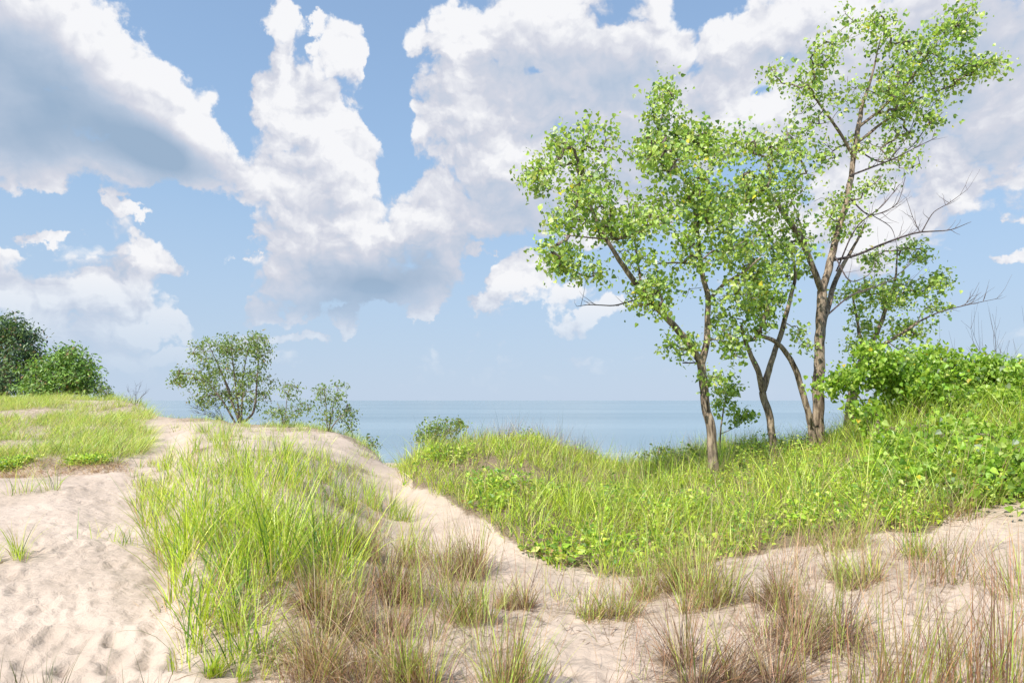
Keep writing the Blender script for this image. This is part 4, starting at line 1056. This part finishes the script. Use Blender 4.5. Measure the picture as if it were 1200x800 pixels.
# thick parts are greyer underneath
sh = blob_nodes(nt, cv.outputs[0], SHADES, 'ADD')
shn = N('ShaderNodeTexNoise'); shn.inputs['Scale'].default_value = 5; shn.inputs['Detail'].default_value = 6; L(cv.outputs[0], shn.inputs['Vector'])
shade = M('MULTIPLY', sh, M('MULTIPLY_ADD', shn.outputs['Fac'], 1.6, .1))
f2 = G_(g2_, wf.outputs[0], (.028, .055, 0))
br = M('MULTIPLY_ADD', fine, .62, .77)
br = M('MULTIPLY_ADD', M('SUBTRACT', f0, f2), .34, br)
br = M('MULTIPLY_ADD', coarse, .48, br)
br = M('MULTIPLY_ADD', M('SUBTRACT', shn.outputs['Fac'], .5), .75, br)
br = M('MULTIPLY', br, M('SUBTRACT', 1.0, M('MULTIPLY', M('MINIMUM', shade, 1.15), .95)), clamp=True)
cr = N('ShaderNodeValToRGB'); e = cr.color_ramp.elements
e[0].position = 0; e[0].color = (.33, .45, .61, 1); e[1].position = .93; e[1].color = (.92, .925, .95, 1)
k = cr.color_ramp.elements.new(.32); k.color = (.48, .57, .71, 1)
k = cr.color_ramp.elements.new(.62); k.color = (.65, .675, .765, 1)
L(br, cr.inputs[0])
cs = N('ShaderNodeVectorMath'); cs.operation = 'SCALE'; cs.inputs['Scale'].default_value = 4.6; L(cr.outputs[0], cs.inputs[0])
# bright hazy air low in the sky, thinner above
hz = N('ShaderNodeMapRange'); hz.interpolation_type = 'SMOOTHSTEP'; hz.inputs[1].default_value = -.02; hz.inputs[2].default_value = .62; hz.inputs[3].default_value = .97; hz.inputs[4].default_value = .40; L(el.outputs[0], hz.inputs[0])
hc = N('ShaderNodeMix'); hc.data_type = 'RGBA'
hr = N('ShaderNodeMapRange'); hr.inputs[1].default_value = 0; hr.inputs[2].default_value = .3; L(el.outputs[0], hr.inputs[0]); L(hr.outputs[0], hc.inputs[0])
hc.inputs[6].default_value = (.55*4.35, .67*4.35, .84*4.35, 1); hc.inputs[7].default_value = (.385*4.2, .565*4.2, .785*4.2, 1)
skt = N('ShaderNodeMix'); skt.data_type = 'RGBA'; L(hz.outputs[0], skt.inputs[0]); L(sky.outputs[0], skt.inputs[6]); L(hc.outputs[2], skt.inputs[7])
# clouds thin out toward the horizon
ef = N('ShaderNodeMapRange'); ef.inputs[1].default_value = .03; ef.inputs[2].default_value = .17; ef.inputs[3].default_value = .05; ef.inputs[4].default_value = 1; L(el.outputs[0], ef.inputs[0])
am = N('ShaderNodeMath'); am.operation = 'MULTIPLY'; L(al.outputs[0], am.inputs[0]); L(ef.outputs[0], am.inputs[1])
mx = N('ShaderNodeMix'); mx.data_type = 'RGBA'; L(am.outputs[0], mx.inputs[0]); L(skt.outputs[2], mx.inputs[6]); L(cs.outputs[0], mx.inputs[7])
L(mx.outputs[2], bg.inputs[0]); L(bg.outputs[0], out.inputs[0])
world.cycles.sampling_method = 'MANUAL'; world.cycles.sample_map_resolution = 512

# ------------------------------------------------------------------ camera and view
cam = bpy.data.cameras.new('camera'); co = link(bpy.data.objects.new('camera', cam))
cam.sensor_width = 36; cam.lens = 24; cam.shift_y = 69 / 1200
co.location = (0, 0, 0); co.rotation_euler = (math.radians(90), 0, 0)
cam.clip_start = .05; cam.clip_end = 200000
scene.camera = co
vs = scene.view_settings; vs.view_transform = 'Standard'; vs.look = 'None'; vs.exposure = 0.55; vs.gamma = 1; vs.use_curve_mapping = False
scene.cycles.max_bounces = 6; scene.cycles.diffuse_bounces = 3; scene.cycles.glossy_bounces = 2; scene.cycles.transmission_bounces = 3
